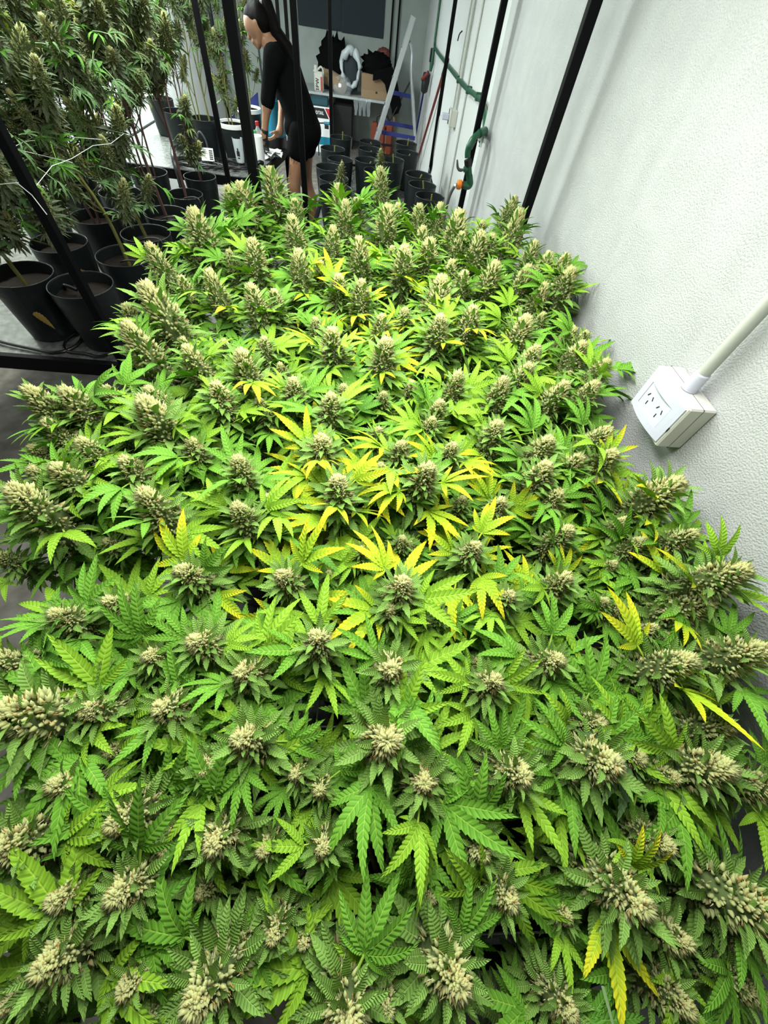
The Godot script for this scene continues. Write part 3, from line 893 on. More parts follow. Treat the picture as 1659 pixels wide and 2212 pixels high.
# a taller plant: bare stems below, drooping flower spikes above
func tall_plant(label: String, group: String, base: Vector3, r: float, y0: float, y1: float, spread: float, spikes: int, loose: int, yellow: float, style: int, leanx := 0.0, forked := 1, spike_w := 0.046) -> Node3D:
	var t := thing("flowering_plant", label, "plant", base, 0.0, group)
	pot_with_soil(t, Vector3.ZERO, r, 0.262)
	var st := MB.new()
	var trunk := []
	for f in forked:
		var a := TAU * f / forked + rng.randf()
		var top := Vector3(cos(a) * spread * 0.5 + leanx, y1, sin(a) * spread * 0.5)
		if forked == 1:
			top = Vector3(leanx, y1, 0)
		var foot := Vector3(cos(a) * 0.02 * (forked - 1), 0.2, sin(a) * 0.02 * (forked - 1))
		var pts := smooth([foot, foot.lerp(top, 0.3) + Vector3(rnd(-0.02, 0.02), 0, rnd(-0.02, 0.02)), foot.lerp(top, 0.65) + Vector3(rnd(-0.03, 0.03), 0, rnd(-0.03, 0.03)), top], 4)
		var rad := []
		for i in pts.size():
			rad.append(lerpf(0.009 if forked == 1 else 0.006, 0.003, float(i) / pts.size()))
		st.tube(pts, rad, 6, false)
		trunk.append(pts)
	for k in spikes:
		var f := (k + 0.5) / spikes
		var pts: Array = trunk[k % forked]
		var head := Vector3.ZERO
		head.y = lerpf(y0 + 0.04, y1 + 0.03, pow(f, 0.9)) + rnd(-0.03, 0.03)
		var a := k * 2.39996 + rnd(-0.5, 0.5)
		var rr := spread * rnd(0.35, 1.0) * (1.0 - 0.35 * f)
		var near: Vector3 = pts[clampi(int((head.y - 0.2) / (y1 - 0.2) * pts.size()), 0, pts.size() - 1)]
		head.x = near.x + cos(a) * rr
		head.z = near.z + sin(a) * rr
		var lean := Vector3(cos(a), 0, sin(a)) * rnd(0.2, 0.7 if style == 0 else 1.1)
		var w := spike_w * rnd(0.75, 1.2)
		cola(t, head, w, yellow, lean, 2 if spikes > 16 else 3, rnd(0.065, 0.09), 2 if style == 0 else style, -0.15)
		var low := head - (Vector3.UP + lean).normalized() * w * 2.3
		var root: Vector3 = pts[clampi(int((low.y - 0.16 - 0.2) / (y1 - 0.2) * pts.size()), 4 if forked == 1 else 2, pts.size() - 1)]
		st.tube(smooth([root, root.lerp(low, 0.5) + Vector3(0, -0.02, 0), low], 2), [0.0035, 0.003, 0.0028, 0.0025, 0.0025], 4, false)
	for k in int(loose * 0.6):
		var a := rng.randf() * TAU
		var rr := spread * sqrt(rng.randf())
		var pos := Vector3(leanx * 0.6 + cos(a) * rr, rnd(y0, y1 - 0.03), sin(a) * rr)
		var dir := Vector3(cos(a), rnd(-0.9, 0.1), sin(a))
		var lb := facing(dir) * Basis(Vector3.BACK, rnd(-0.6, 0.6))
		var q := rng.randf()
		var lm: Material = M["leaf_yellow"] if q < yellow * 0.5 else M["leaf_turning"] if q < yellow else M["leaf_olive"] if (q < 0.55 and style == 1) else M["leaf_cool"] if q < 0.8 else M["leaf_deep"]
		part(t, "fan_leaf", fan_droop[rng.randi() % fan_droop.size()], lm, Transform3D(lb * Basis.from_scale(Vector3.ONE * rnd(0.07, 0.105)), pos))
	part(t, "stem", st.mesh(), M["stem"] if style == 0 else M["stem_purple"])
	return t


func left_rack() -> void:
	rack("grow_rack", "black steel grow rack across the aisle carrying tall shaded plants", -2.34, -1.11, -3.72, -1.55, 0.70, 2.3)
	var g := "tall plants on the shaded rack"
	var y := 0.70
	# the row along the aisle
	tall_plant("leafy plant in a crumpled black pot right behind the front post of the shaded rack", g, Vector3(-1.25, y, -1.74), 0.128, 0.52, 0.86, 0.16, 10, 22, 0.0, 0, -0.12)
	tall_plant("plant with a slanting green stem, second aisle-side pot from the front post", g, Vector3(-1.185, y, -2.06), 0.131, 0.46, 0.94, 0.17, 12, 26, 0.0, 0, -0.14)
	tall_plant("plant with one full hanging flower tuft, third pot from the front post, aisle side", g, Vector3(-1.185, y, -2.33), 0.122, 0.42, 0.98, 0.16, 14, 26, 0.02, 0, -0.06)
	tall_plant("nearly bare plant with a forked stem, fourth pot from the front post, aisle side", g, Vector3(-1.18, y, -2.63), 0.118, 0.72, 1.02, 0.18, 14, 12, 0.05, 1, -0.05)
	tall_plant("bare-stemmed plant, fifth pot from the front post, aisle side, drip hose over its rim", g, Vector3(-1.17, y, -2.96), 0.104, 0.74, 1.04, 0.18, 14, 10, 0.08, 1, -0.02)
	tall_plant("small plant with few pale tufts in the rearmost aisle-side pot of the shaded rack", g, Vector3(-1.18, y, -3.32), 0.104, 0.32, 0.60, 0.07, 4, 4, 0.05, 1, 0.0)
	# the second and third row
	tall_plant("dense plant in the front black pot with a dead leaf stuck to it", g, Vector3(-1.52, y, -1.78), 0.128, 0.44, 0.90, 0.20, 20, 40, 0.0, 0, -0.06)
	tall_plant("dense green plant second in the middle row of the shaded rack", g, Vector3(-1.52, y, -2.12), 0.125, 0.46, 0.98, 0.20, 20, 34, 0.03, 0, 0.0)
	tall_plant("yellow-leaved plant with grey flowers, third in the shaded rack's middle row", g, Vector3(-1.50, y, -2.48), 0.122, 0.50, 1.06, 0.22, 18, 34, 0.75, 1, 0.02, 2)
	tall_plant("olive plant with purple stems fourth in the middle row of the shaded rack", g, Vector3(-1.52, y, -2.86), 0.118, 0.66, 1.08, 0.22, 22, 18, 0.08, 1, 0.0, 3)
	tall_plant("dry olive plant with thin bare stems at the rear of the middle row", g, Vector3(-1.50, y, -3.28), 0.115, 0.66, 1.10, 0.22, 22, 16, 0.06, 1, 0.0, 4)
	tall_plant("grey-flowered plant at the front of the shaded rack's far row", g, Vector3(-1.88, y, -2.60), 0.125, 0.60, 1.12, 0.23, 18, 20, 0.15, 1, 0.0, 2, 0.042)
	tall_plant("grey-green plant with bare dark stems second in the far row of the shaded rack", g, Vector3(-1.88, y, -3.05), 0.122, 0.70, 1.16, 0.23, 20, 14, 0.08, 1, 0.0, 4)
	tall_plant("grey-green plant with bare dark stems at the rear of the shaded rack's far row", g, Vector3(-1.86, y, -3.50), 0.118, 0.74, 1.18, 0.23, 20, 12, 0.06, 1, 0.0, 4)
	var net := thing("trellis_net", "crumpled white string net tied to the front post of the shaded rack", "net")
	var nm := MB.new()
	for i in 5:
		var x := -1.115 - 0.22 * i
		var pts := []
		for k in 6:
			pts.append(Vector3(x + rnd(-0.015, 0.015), 1.36 + rnd(-0.02, 0.02), -1.57 - 0.15 * k))
		nm.tube(pts, [0.001], 4)
	for k in 4:
		var pts := []
		for i in 5:
			pts.append(Vector3(-1.115 - 0.22 * i, 1.36 + rnd(-0.03, 0.02), -1.57 - 0.26 * k + rnd(-0.03, 0.03)))
		nm.tube(pts, [0.001], 4)
	nm.tube([Vector3(-1.13, 1.37, -1.53), Vector3(-1.10, 1.34, -1.528), Vector3(-1.085, 1.29, -1.528)], [0.0018], 4)
	part(net, "strings", nm.mesh(), M["cord"])
	solo("drip_hose", tube_mesh(smooth([Vector3(-1.95, 0.715, -1.80), Vector3(-1.75, 0.715, -1.66), Vector3(-1.56, 0.712, -1.61), Vector3(-1.42, 0.71, -1.60), Vector3(-1.36, 0.72, -1.70), Vector3(-1.38, 0.80, -1.82), Vector3(-1.36, 0.90, -1.78), Vector3(-1.33, 0.945, -1.75), Vector3(-1.28, 0.935, -1.74)]), [0.007], 8), M["hose"], "black drip hose looping over the front edge of the shaded rack", "hose")
	solo("drip_hose", tube_mesh(smooth([Vector3(-1.36, 0.708, -1.86), Vector3(-1.43, 0.71, -1.72), Vector3(-1.40, 0.71, -1.62), Vector3(-1.30, 0.715, -1.60), Vector3(-1.24, 0.715, -1.585), Vector3(-1.20, 0.72, -1.60)]), [0.006], 8), M["hose"], "thin black hose ring lying between the two front pots of the shaded rack", "hose")
	for q in [[-1.185, -2.06], [-1.185, -2.33], [-1.18, -2.63], [-1.17, -2.96]]:
		var x: float = q[0]
		var z: float = q[1]
		solo("drip_hose", tube_mesh(smooth([Vector3(x - 0.04, 0.925, z), Vector3(x + 0.02, 0.955, z + 0.04), Vector3(x + 0.09, 0.972, z + 0.08), Vector3(x + 0.118, 0.955, z + 0.10), Vector3(x + 0.115, 0.84, z + 0.105), Vector3(x + 0.10, 0.71, z + 0.12)], 4), [0.004], 6), M["hose"], "thin black drip line over the rim of the %s pot on the aisle side" % {-2.06: "second", -2.33: "third", -2.63: "fourth", -2.96: "fifth"}[z], "hose")
	# fallen leaves stuck to two pots
	for q in [[Vector3(-1.47, 0.855, -1.652), "dry yellow leaf stuck to the front pot of the middle row"], [Vector3(-1.44, 0.875, -2.03), "dry yellow leaf on the pot behind the crumpled one"]]:
		var lf := MB.new()
		lf.leaflet(Transform3D(Basis(Vector3.RIGHT, 0.2) * Basis(Vector3.BACK, -1.9) * Basis(Vector3.RIGHT, -1.35), q[0]), 0.10, 0.030, 8, 0.4, 0.2, 0.2)
		solo("fallen_leaf", lf.mesh(), M["leaf_litter"], q[1], "leaf")


func empty_pot_rack() -> void:
	rack("grow_rack", "black steel rack behind the bright plants holding only cut-down black pots", -0.445, 0.595, -5.24, -3.12, 0.69, 2.3)
	var pots := [[-0.270, -3.462, 0.119, 0], [-0.301, -3.689, 0.113, 1], [-0.351, -3.957, 0.113, 0], [-0.289, -4.215, 0.108, 1], [-0.373, -4.51, 0.108, 1], [-0.33, -4.94, 0.106, 1], [0.431, -3.547, 0.112, 1], [0.388, -3.80, 0.112, 1], [0.371, -4.06, 0.112, 1], [0.153, -4.403, 0.110, 1], [0.30, -4.70, 0.110, 1], [0.30, -5.05, 0.110, 1], [-0.049, -4.92, 0.106, 1], [-0.043, -4.66, 0.110, 1], [-0.056, -4.292, 0.112, 1], [0.02, -4.02, 0.105, 1]]
	var which := ["front pot of the left column", "second pot of the left column", "third pot of the left column", "fourth pot of the left column", "fifth pot of the left column", "rearmost pot of the left column", "front pot of the wall-side column", "second pot of the wall-side column", "third pot of the wall-side column", "standing alone right of the middle column", "fourth pot of the wall-side column", "rearmost pot of the wall-side column", "rearmost pot of the middle column", "third pot of the middle column", "second pot of the middle column", "front pot of the middle column"]
	for k in pots.size():
		var q: Array = pots[k]
		var t := thing("grow_pot", "black plastic grow pot %s, %s" % ["with a cut stem stub" if q[3] else "without a stub", which[k]], "pot", Vector3(q[0], 0.69, q[1]), 0.0, "cut-down pots on the rear rack")
		pot_with_soil(t, Vector3.ZERO, q[2], 0.26)
		if q[3]:
			var h := rnd(0.24, 0.30)
			part(t, "stem_stub", tube_mesh([Vector3(0.01, 0.19, 0), Vector3(0.015, 0.23, 0.0), Vector3(0.01 + rnd(-0.01, 0.02), h, 0)], [0.0075, 0.0065, 0.006], 7), M["stem"])
	var bits := MB.new()
	for k in 5:
		var pts := []
		for i in 7:
			pts.append(Vector3(0.12 + rnd(-0.12, 0.12), 0.70 + rnd(0, 0.03), -3.3 - i * 0.12 + rnd(-0.05, 0.05)))
		bits.tube(smooth(pts, 3), [0.006], 6)
	solo("drip_hose", bits.mesh(), M["hose"], "tangle of black drip hoses between the cut-down pots", "hose")
	# two dried flower spikes that stand behind the bright canopy
	for q in [[Vector3(-0.155, 0.69, -3.30), -0.05, 0.42, "dried grey flower spike standing beside the frontmost empty pot"], [Vector3(0.05, 0.69, -3.36), 0.0, 0.50, "withered grey-green flower spike behind the tallest bright bud"]]:
		var t := thing("dried_plant", q[3], "plant", q[0])
		part(t, "stem", tube_mesh([Vector3.ZERO, Vector3(q[1] * 0.5, 0.2, 0), Vector3(q[1], q[2], 0)], [0.006, 0.005, 0.003], 6), M["stem"])
		for k in 4:
			cola(t, Vector3(q[1], q[2] - 0.10 * k, 0) + Vector3(rnd(-0.02, 0.02), 0, rnd(-0.02, 0.02)), 0.033, 0.0, Vector3(rnd(-0.2, 0.2), 0, rnd(-0.2, 0.2)), 1, 0.04, 1)


func corner_table() -> void:
	var t := thing("grow_table", "low black-framed table in the far corner with hoses and potted plants", "table")
	var m := MB.new()
	var plan := PackedVector2Array([Vector2(-2.45, -4.40), Vector2(-1.155, -4.372), Vector2(-1.08, -4.43), Vector2(-0.97, -5.35), Vector2(-0.98, -6.1), Vector2(-2.45, -6.1)])
	var flat := Transform3D(Basis(Vector3.RIGHT, Vector3.BACK, Vector3.DOWN), Vector3(0, 0.70, 0))
	m.extrude(flat, plan, 0.02)
	part(t, "board", m.mesh(), M["board"])
	for i in plan.size():
		var a := plan[i]
		var b := plan[(i + 1) % plan.size()]
		var mid := (a + b) * 0.5
		var bm := MB.new()
		var d := Vector3(b.x - a.x, 0, b.y - a.y)
		bm.box(Transform3D(facing(d), Vector3(mid.x, 0.672, mid.y)), Vector3(0.028, 0.07, d.length()), 0.002)
		part(t, "edge_beam", bm.mesh(), M["black_steel"])
	for q in [[-2.4, -4.45], [-1.18, -4.45], [-1.03, -5.9], [-2.4, -6.0]]:
		part(t, "leg", box_mesh(Vector3(q[0] - 0.018, 0, q[1] - 0.018), Vector3(q[0] + 0.018, 0.64, q[1] + 0.018)), M["black_steel"])
	for q in [[-0.95, -6.12], [-1.06, -6.3], [-1.7, -6.15]]:
		part(t, "post", box_mesh(Vector3(q[0] - 0.016, 0, q[1] - 0.016), Vector3(q[0] + 0.016, 2.3, q[1] + 0.016)), M["black_steel"])
	var g := "plants on the corner table"
	tall_plant("pale green backlit plant in the leftmost pot of the corner table", g, Vector3(-1.86, 0.70, -5.03), 0.13, 0.55, 1.02, 0.17, 14, 6, 0.05, 1, 0.0, 4, 0.04)
	tall_plant("tall bright plant with light green stems, second pot on the corner table", g, Vector3(-1.58, 0.70, -4.90), 0.12, 0.62, 1.10, 0.17, 16, 8, 0.05, 0, 0.0, 4, 0.04)
	tall_plant("slender plant in the white-lined pot behind the measuring cup", g, Vector3(-1.32, 0.70, -4.86), 0.118, 0.40, 1.06, 0.12, 14, 16, 0.02, 0, 0.0, 2, 0.04)
	tall_plant("bright lit plant in the white-lined pot nearest the worker's face", g, Vector3(-1.31, 0.70, -5.54), 0.118, 0.45, 1.12, 0.11, 14, 10, 0.0, 0, 0.0, 2, 0.04)
	tall_plant("plant at the back of the corner table against the bright wall", g, Vector3(-2.15, 0.70, -5.45), 0.12, 0.60, 1.10, 0.18, 14, 8, 0.05, 1, 0.0, 3, 0.04)
	for q in [[-1.32, -4.86, "white liner folded over the rim of the pot behind the measuring cup"], [-1.31, -5.54, "white liner folded over the rim of the pot nearest the worker"]]:
		var l := MB.new()
		l.lathe(at(q[0], 0.70, q[1]), [Vector2(0.1215, 0.235), Vector2(0.124, 0.262), Vector2(0.121, 0.268), Vector2(0.112, 0.266), Vector2(0.108, 0.25)], 28)
		solo("pot_liner", l.mesh(), M["paper"], q[2], "liner")
	for q in [[Vector3(-1.36, 0.93, -5.60), Vector3(-1.25, 1.06, -5.72), "blue plastic sheet standing behind the far white-lined pot"], [Vector3(-1.47, 0.90, -5.10), Vector3(-1.39, 0.98, -5.25), "blue plastic strip behind the slender plant"]]:
		var bm := MB.new()
		var a: Vector3 = q[0]
		var b: Vector3 = q[1]
		bm.extrude(Transform3D(Basis.IDENTITY, Vector3(0, 0, a.z - 0.1)), PackedVector2Array([Vector2(a.x, 0.70), Vector2(b.x, 0.70), Vector2(b.x + 0.02, b.y), Vector2(lerpf(a.x, b.x, 0.6), b.y * 0.96), Vector2(a.x - 0.01, a.y)]), 0.012)
		solo("plastic_sheet", bm.mesh(), M["blue_strap"], q[2], "sheet")
	# coils of hose over the front edge
	for c in 3:
		var pts := []
		for i in 41:
			var a := TAU * i / 40.0 * 3.0
			pts.append(Vector3(-1.62 + 0.16 * c + cos(a) * (0.19 + 0.012 * sin(a * 1.7)), 0.715 + 0.006 * (i / 13) + 0.004 * c, -4.58 - 0.03 * c + sin(a) * 0.12))
		solo("hose_coil", tube_mesh(pts, [0.0085], 7), M["hose"], ["coil of black hose at the left front of the corner table", "coil of black hose in the middle of the corner table's front edge", "coil of black hose in front of the measuring cup"][c], "hose", Transform3D.IDENTITY, "hose coils on the corner table")
	solo("hose_bundle", tube_mesh(smooth([Vector3(-1.78, 0.72, -4.9), Vector3(-1.80, 0.80, -4.6), Vector3(-1.74, 0.76, -4.36), Vector3(-1.71, 0.5, -4.33), Vector3(-1.72, 0.05, -4.34)]), [0.022], 8), M["hose"], "thick black hose bundle hanging over the corner table's front edge", "hose")
	solo("hose_loop", tube_mesh(smooth([Vector3(-1.62, 0.72, -4.72), Vector3(-1.62, 0.84, -4.72), Vector3(-1.585, 0.90, -4.72), Vector3(-1.545, 0.84, -4.72), Vector3(-1.55, 0.72, -4.72)]), [0.009], 8), M["hose_grey"], "grey hose loop standing beside the barcode cards", "hose")
	for q in [[Vector3(-1.70, 0.775, -4.64), -0.5, "blank-looking white card leaning among the hoses"], [Vector3(-1.52, 0.78, -4.60), 0.12, "white product card with a printed barcode among the hoses"]]:
		var c := thing("card", q[2], "card", q[0], q[1])
		c.rotation.x = -0.45
		part(c, "sheet", box_mesh(Vector3(-0.055, -0.045, -0.001), Vector3(0.055, 0.045, 0.001), 0.0005), M["paper"])
		if q[1] > 0:
			var b := MB.new()
			for k in 5:
				b.box(at(0.032, -0.03 + k * 0.014, 0.0013), Vector3(0.03, 0.009, 0.0008), 0.0001)
			for k in 4:
				b.box(at(-0.025, 0.03 - k * 0.012, 0.0013), Vector3(0.04 - 0.007 * k, 0.004, 0.0008), 0.0001)
			part(c, "print", b.mesh(), M["label_black"])
	# table things
	var cup := thing("measuring_cup", "tall translucent cup with a small black emblem, left of the thick post", "cup", Vector3(-1.265, 0.72, -4.74))
	var cm := MB.new()
	cm.lathe(Transform3D.IDENTITY, [Vector2(0, 0), Vector2(0.034, 0), Vector2(0.036, 0.005), Vector2(0.045, 0.165), Vector2(0.047, 0.17), Vector2(0.043, 0.168), Vector2(0.034, 0.008), Vector2(0, 0.008)], 20)
	part(cup, "cup_body", cm.mesh(), M["clear_cup"])
	var em := MB.new()
	em.box(at(0.0, 0.07, 0.0405), Vector3(0.026, 0.035, 0.002), 0.0008)
	em.box(at(0.0, 0.098, 0.042), Vector3(0.012, 0.018, 0.002), 0.0008)
	em.box(at(0.0, 0.038, 0.038), Vector3(0.02, 0.008, 0.002), 0.0008)
	part(cup, "emblem", em.mesh(), M["label_black"])
	var rl := MB.new()
	rl.lathe(Transform3D.IDENTITY, [Vector2(0.02, 0), Vector2(0.052, 0), Vector2(0.055, 0.004), Vector2(0.055, 0.196), Vector2(0.052, 0.2), Vector2(0.02, 0.2), Vector2(0.02, 0.2), Vector2(0.02, 0)], 20)
	solo("paper_roll", rl.mesh(), M["paper"], "white paper towel roll standing right of the thick post", "paper roll", at(-1.115, 0.70, -4.86))
	solo("paper_box", box_mesh(Vector3(-0.06, 0, -0.05), Vector3(0.06, 0.19, 0.05), 0.004), M["cream_plastic"], "pale box half hidden behind the thick post beside the paper roll", "box", at(-1.22, 0.70, -4.93))
	var gp := MB.new()
	gp.box(Transform3D(Basis(Vector3.UP, 0.2), Vector3(0, 0.012, 0)), Vector3(0.13, 0.022, 0.05), 0.006)
	solo("green_tray", gp.mesh(), M["green_plastic"], "small green plastic tray on top of the pale box", "tray", at(-1.19, 0.893, -4.93))
	var bo := thing("bottle", "clear plastic bottle with a red cap beside the worker's forearm", "bottle", Vector3(-1.14, 0.70, -5.08))
	var bb := MB.new()
	bb.lathe(Transform3D.IDENTITY, [Vector2(0, 0), Vector2(0.034, 0), Vector2(0.036, 0.01), Vector2(0.036, 0.15), Vector2(0.033, 0.18), Vector2(0.014, 0.215), Vector2(0.013, 0.235)], 18)
	part(bo, "bottle_body", bb.mesh(), M["clear_bottle"])
	var bl := MB.new()
	bl.lathe(Transform3D.IDENTITY, [Vector2(0.0365, 0.06), Vector2(0.0368, 0.065), Vector2(0.0368, 0.13), Vector2(0.0365, 0.135)], 18)
	part(bo, "label_band", bl.mesh(), M["paper"])
	var bc := MB.new()
	bc.lathe(Transform3D.IDENTITY, [Vector2(0.0165, 0.225), Vector2(0.0165, 0.252), Vector2(0.015, 0.255), Vector2(0, 0.255)], 16)
	part(bo, "cap", bc.mesh(), M["red_plastic"])
	var bk := thing("bucket", "teal plastic bucket on the table behind the worker's forearm", "bucket", Vector3(-1.05, 0.70, -5.52))
	var bkm := MB.new()
	bkm.lathe(Transform3D.IDENTITY, [Vector2(0, 0), Vector2(0.10, 0), Vector2(0.10, 0.1), Vector2(0.105, 0.11), Vector2(0.095, 0.12), Vector2(0.085, 0.14), Vector2(0.07, 0.34), Vector2(0.073, 0.345), Vector2(0.066, 0.345), Vector2(0.08, 0.14), Vector2(0.0, 0.14)], 24)
	part(bk, "bucket_body", bkm.mesh(), M["teal_plastic"])
	part(bk, "base_band", tube_mesh([Vector3(0, 0.004, 0), Vector3(0, 0.09, 0)], [0.103], 24), M["black_plastic"])
	var ts := MB.new()
	for k in 5:
		var pl := MB.new()
		var o := Vector3(rnd(-0.06, 0.06), 0.012 + 0.012 * k, rnd(-0.05, 0.05))
		for i in 5:
			for j in 5:
				ts.p(o + Vector3(-0.07 + 0.035 * i, 0.018 * sin(i * 2.1 + k) * cos(j * 1.7 + k * 2.0), -0.06 + 0.03 * j))
		var b0 := ts.v.size() - 25
		for i in 4:
			for j in 4:
				ts.quad_out(b0 + i * 5 + j, b0 + i * 5 + j + 1, b0 + (i + 1) * 5 + j + 1, b0 + (i + 1) * 5 + j, Vector3.UP)
	var tm := solo("paper_towel", ts.mesh(), M["paper"], "crumpled white paper towels under the worker's hands", "towel", at(-1.03, 0.70, -5.08))
	tm.position = Vector3(-1.03, 0.71, -5.06)
	var hk := MB.new()
	hk.tube(smooth([Vector3(-1.17, 0.73, -4.62), Vector3(-1.10, 0.75, -4.62), Vector3(-1.06, 0.765, -4.63), Vector3(-1.04, 0.755, -4.66)]), [0.016], 8)
	solo("hose_fitting", hk.mesh(), M["black_plastic"], "black hose fitting lying at the right front corner of the corner table", "fitting")
	solo("plastic_tub", box_mesh(Vector3(-0.06, 0, -0.05), Vector3(0.06, 0.06, 0.05), 0.01), M["cream_plastic"], "low white tub in front of the paper roll", "tub", at(-1.13, 0.70, -4.70))


# ---------------------------------------------------------------- on the right wall

func wall_fittings() -> void:
	# the surface-mounted double socket, facing -x
	var s := thing("power_socket", "white surface-mounted double power socket box on the near right wall", "socket", Vector3(0.67, 1.40, -0.622))
	part(s, "back_box", box_mesh(Vector3(-0.056, -0.050, -0.071), Vector3(0, 0.047, 0.071), 0.003), M["cream_plastic"])
	part(s, "seam", box_mesh(Vector3(-0.0285, -0.0505, -0.0715), Vector3(-0.0278, 0.0475, 0.0715), 0.0001), M["hose_grey"])
	# cover plate, bowed outwards, with a sunken field
	var plate := MB.new()
	var n := 12
	var prof := []
	for i in n + 1:
		var z := -0.065 + 0.13 * i / n
		var bow := 0.009 * (1.0 - pow(absf(z) / 0.065, 2.0)) + 0.003
		prof.append(Vector2(z, bow))
	for band in [[0.025, 0.041], [-0.041, -0.025]]:
		_bow_band(plate, prof, band[0], band[1])
	for e in [[0, 2], [n - 2, n]]:
		_bow_band(plate, prof.slice(e[0], e[1] + 1), -0.025, 0.025)
	part(s, "cover_plate", plate.mesh(), M["white_plastic"], at(-0.056, 0, 0))
	part(s, "socket_insert", box_mesh(Vector3(-0.0635, -0.0246, -0.0428), Vector3(-0.056, 0.0246, 0.0428), 0.0008), M["white_plastic"])
	for zc in [-0.021, 0.021]:
		for q in [[-0.0085, 0.004, 0.55], [0.0085, 0.004, -0.55], [0.0, -0.010, 0.0]]:
			var m := MB.new()
			m.box(Transform3D(Basis(Vector3.RIGHT, q[2]), Vector3(-0.0636, q[1], zc + q[0])), Vector3(0.0012, 0.0085, 0.0026), 0.0003)
			part(s, "slot", m.mesh(), M["slot_dark"])
	part(s, "release_notch", box_mesh(Vector3(-0.0595, -0.012, 0.0652), Vector3(-0.0565, -0.003, 0.0662), 0.0003), M["slot_dark"])
	var cd := thing("conduit", "pale grey conduit pipe running up from the near power socket", "pipe", Vector3(0.642, 1.447, -0.615))
	part(cd, "pipe", tube_mesh([Vector3(0, 0.0, 0), Vector3(0, 1.45, 0)], [0.0115], 16), M["conduit"])
	var cl := MB.new()
	cl.lathe(Transform3D.IDENTITY, [Vector2(0, 0), Vector2(0.0155, 0), Vector2(0.0155, 0.003), Vector2(0.0142, 0.004), Vector2(0.0142, 0.033), Vector2(0.0132, 0.036), Vector2(0.0115, 0.036)], 20)
	part(cd, "collar", cl.mesh(), M["white_plastic"])

	# far socket with a charger in it and its conduit
	var f := thing("power_socket", "small white wall socket box with a charger plugged in, far right wall", "socket", Vector3(0.74, 1.165, -5.02))
	part(f, "back_box", box_mesh(Vector3(-0.055, -0.055, -0.07), Vector3(0, 0.055, 0.07), 0.004), M["cream_plastic"])
	part(f, "cover_plate", box_mesh(Vector3(-0.066, -0.057, -0.072), Vector3(-0.055, 0.057, 0.072), 0.004), M["cream_plastic"])
	part(f, "switch_strip", box_mesh(Vector3(-0.069, -0.05, -0.05), Vector3(-0.066, 0.05, -0.02), 0.001), M["slot_dark"])
	var ch := thing("charger", "white plug-in charger sticking out of the far wall socket", "charger", Vector3(0.674, 1.165, -5.03))
	part(ch, "charger_body", box_mesh(Vector3(-0.07, -0.022, -0.025), Vector3(0, 0.022, 0.025), 0.006), M["white_plastic"])
	part(ch, "cable", tube_mesh(smooth([Vector3(-0.07, 0, 0), Vector3(-0.09, -0.02, 0.0), Vector3(-0.085, -0.25, -0.05), Vector3(-0.06, -0.40, -0.20), Vector3(-0.08, -0.44, -0.1), Vector3(-0.12, -0.36, -0.02)]), [0.0022], 6), M["cord"])
	var c2 := thing("conduit", "white conduit running up the wall from the far socket", "pipe", Vector3(0.722, 1.22, -5.02))
	part(c2, "pipe", tube_mesh([Vector3(0, 0, 0), Vector3(0, 1.68, 0)], [0.013], 12), M["conduit"])
	solo("conduit", tube_mesh([Vector3(0.730, 0.4, -5.25), Vector3(0.730, 2.9, -5.25)], [0.006], 8), M["conduit"], "thin cable duct on the wall just left of the far socket", "pipe")
	solo("conduit", tube_mesh([Vector3(0.730, 0.6, -4.62), Vector3(0.730, 2.9, -4.62)], [0.008], 8), M["conduit"], "thin cable duct on the wall just right of the far socket", "pipe")
	solo("conduit", tube_mesh([Vector3(0.722, 0.1, -6.35), Vector3(0.722, 2.9, -6.35)], [0.012], 10), M["conduit"], "white vertical pipe on the wall beside the red handled pole", "pipe")

	# green water pipe along the wall, round the corner and down to a valve
	var g := thing("water_pipe", "dark green water pipe with a valve and orange hose nut on the right wall", "pipe")
	part(g, "pipe_run", tube_mesh(smooth([Vector3(0.715, 1.378, -7.45), Vector3(0.715, 1.39, -5.5), Vector3(0.715, 1.40, -4.64), Vector3(0.712, 1.425, -4.02), Vector3(0.706, 1.43, -3.66), Vector3(0.70, 1.36, -3.42), Vector3(0.692, 1.28, -3.36)]), [0.016], 12), M["green_pipe"])
	part(g, "pipe_drop", tube_mesh(smooth([Vector3(0.692, 1.30, -3.38), Vector3(0.655, 1.345, -3.345), Vector3(0.635, 1.385, -3.12), Vector3(0.575, 1.375, -3.02), Vector3(0.550, 1.345, -3.0), Vector3(0.546, 1.315, -3.0), Vector3(0.552, 1.288, -3.0)], 5), [0.017], 12), M["green_pipe"])
	var jt := MB.new()
	for q in [[Vector3(0.645, 1.388, -3.12), Vector3(0.60, 1.386, -3.045)], [Vector3(0.566, 1.366, -3.01), Vector3(0.548, 1.33, -3.0)], [Vector3(0.585, 1.208, -3.0), Vector3(0.600, 1.172, -3.0)]]:
		jt.tube([q[0], q[1]], [0.0205], 14)
	part(g, "pipe_joint", jt.mesh(), M["green_pipe"])
	part(g, "coupling", tube_mesh([Vector3(0.556, 1.279, -3.0), Vector3(0.567, 1.250, -3.0)], [0.022], 10), M["black_plastic"])
	var vb := MB.new()
	vb.tube([Vector3(0.566, 1.252, -3.0), Vector3(0.588, 1.20, -3.0)], [0.0195, 0.018], 14)
	vb.tube([Vector3(0.576, 1.238, -3.0), Vector3(0.545, 1.236, -2.99)], [0.016, 0.015], 12)
	part(g, "valve_body", vb.mesh(), M["green_pipe"])
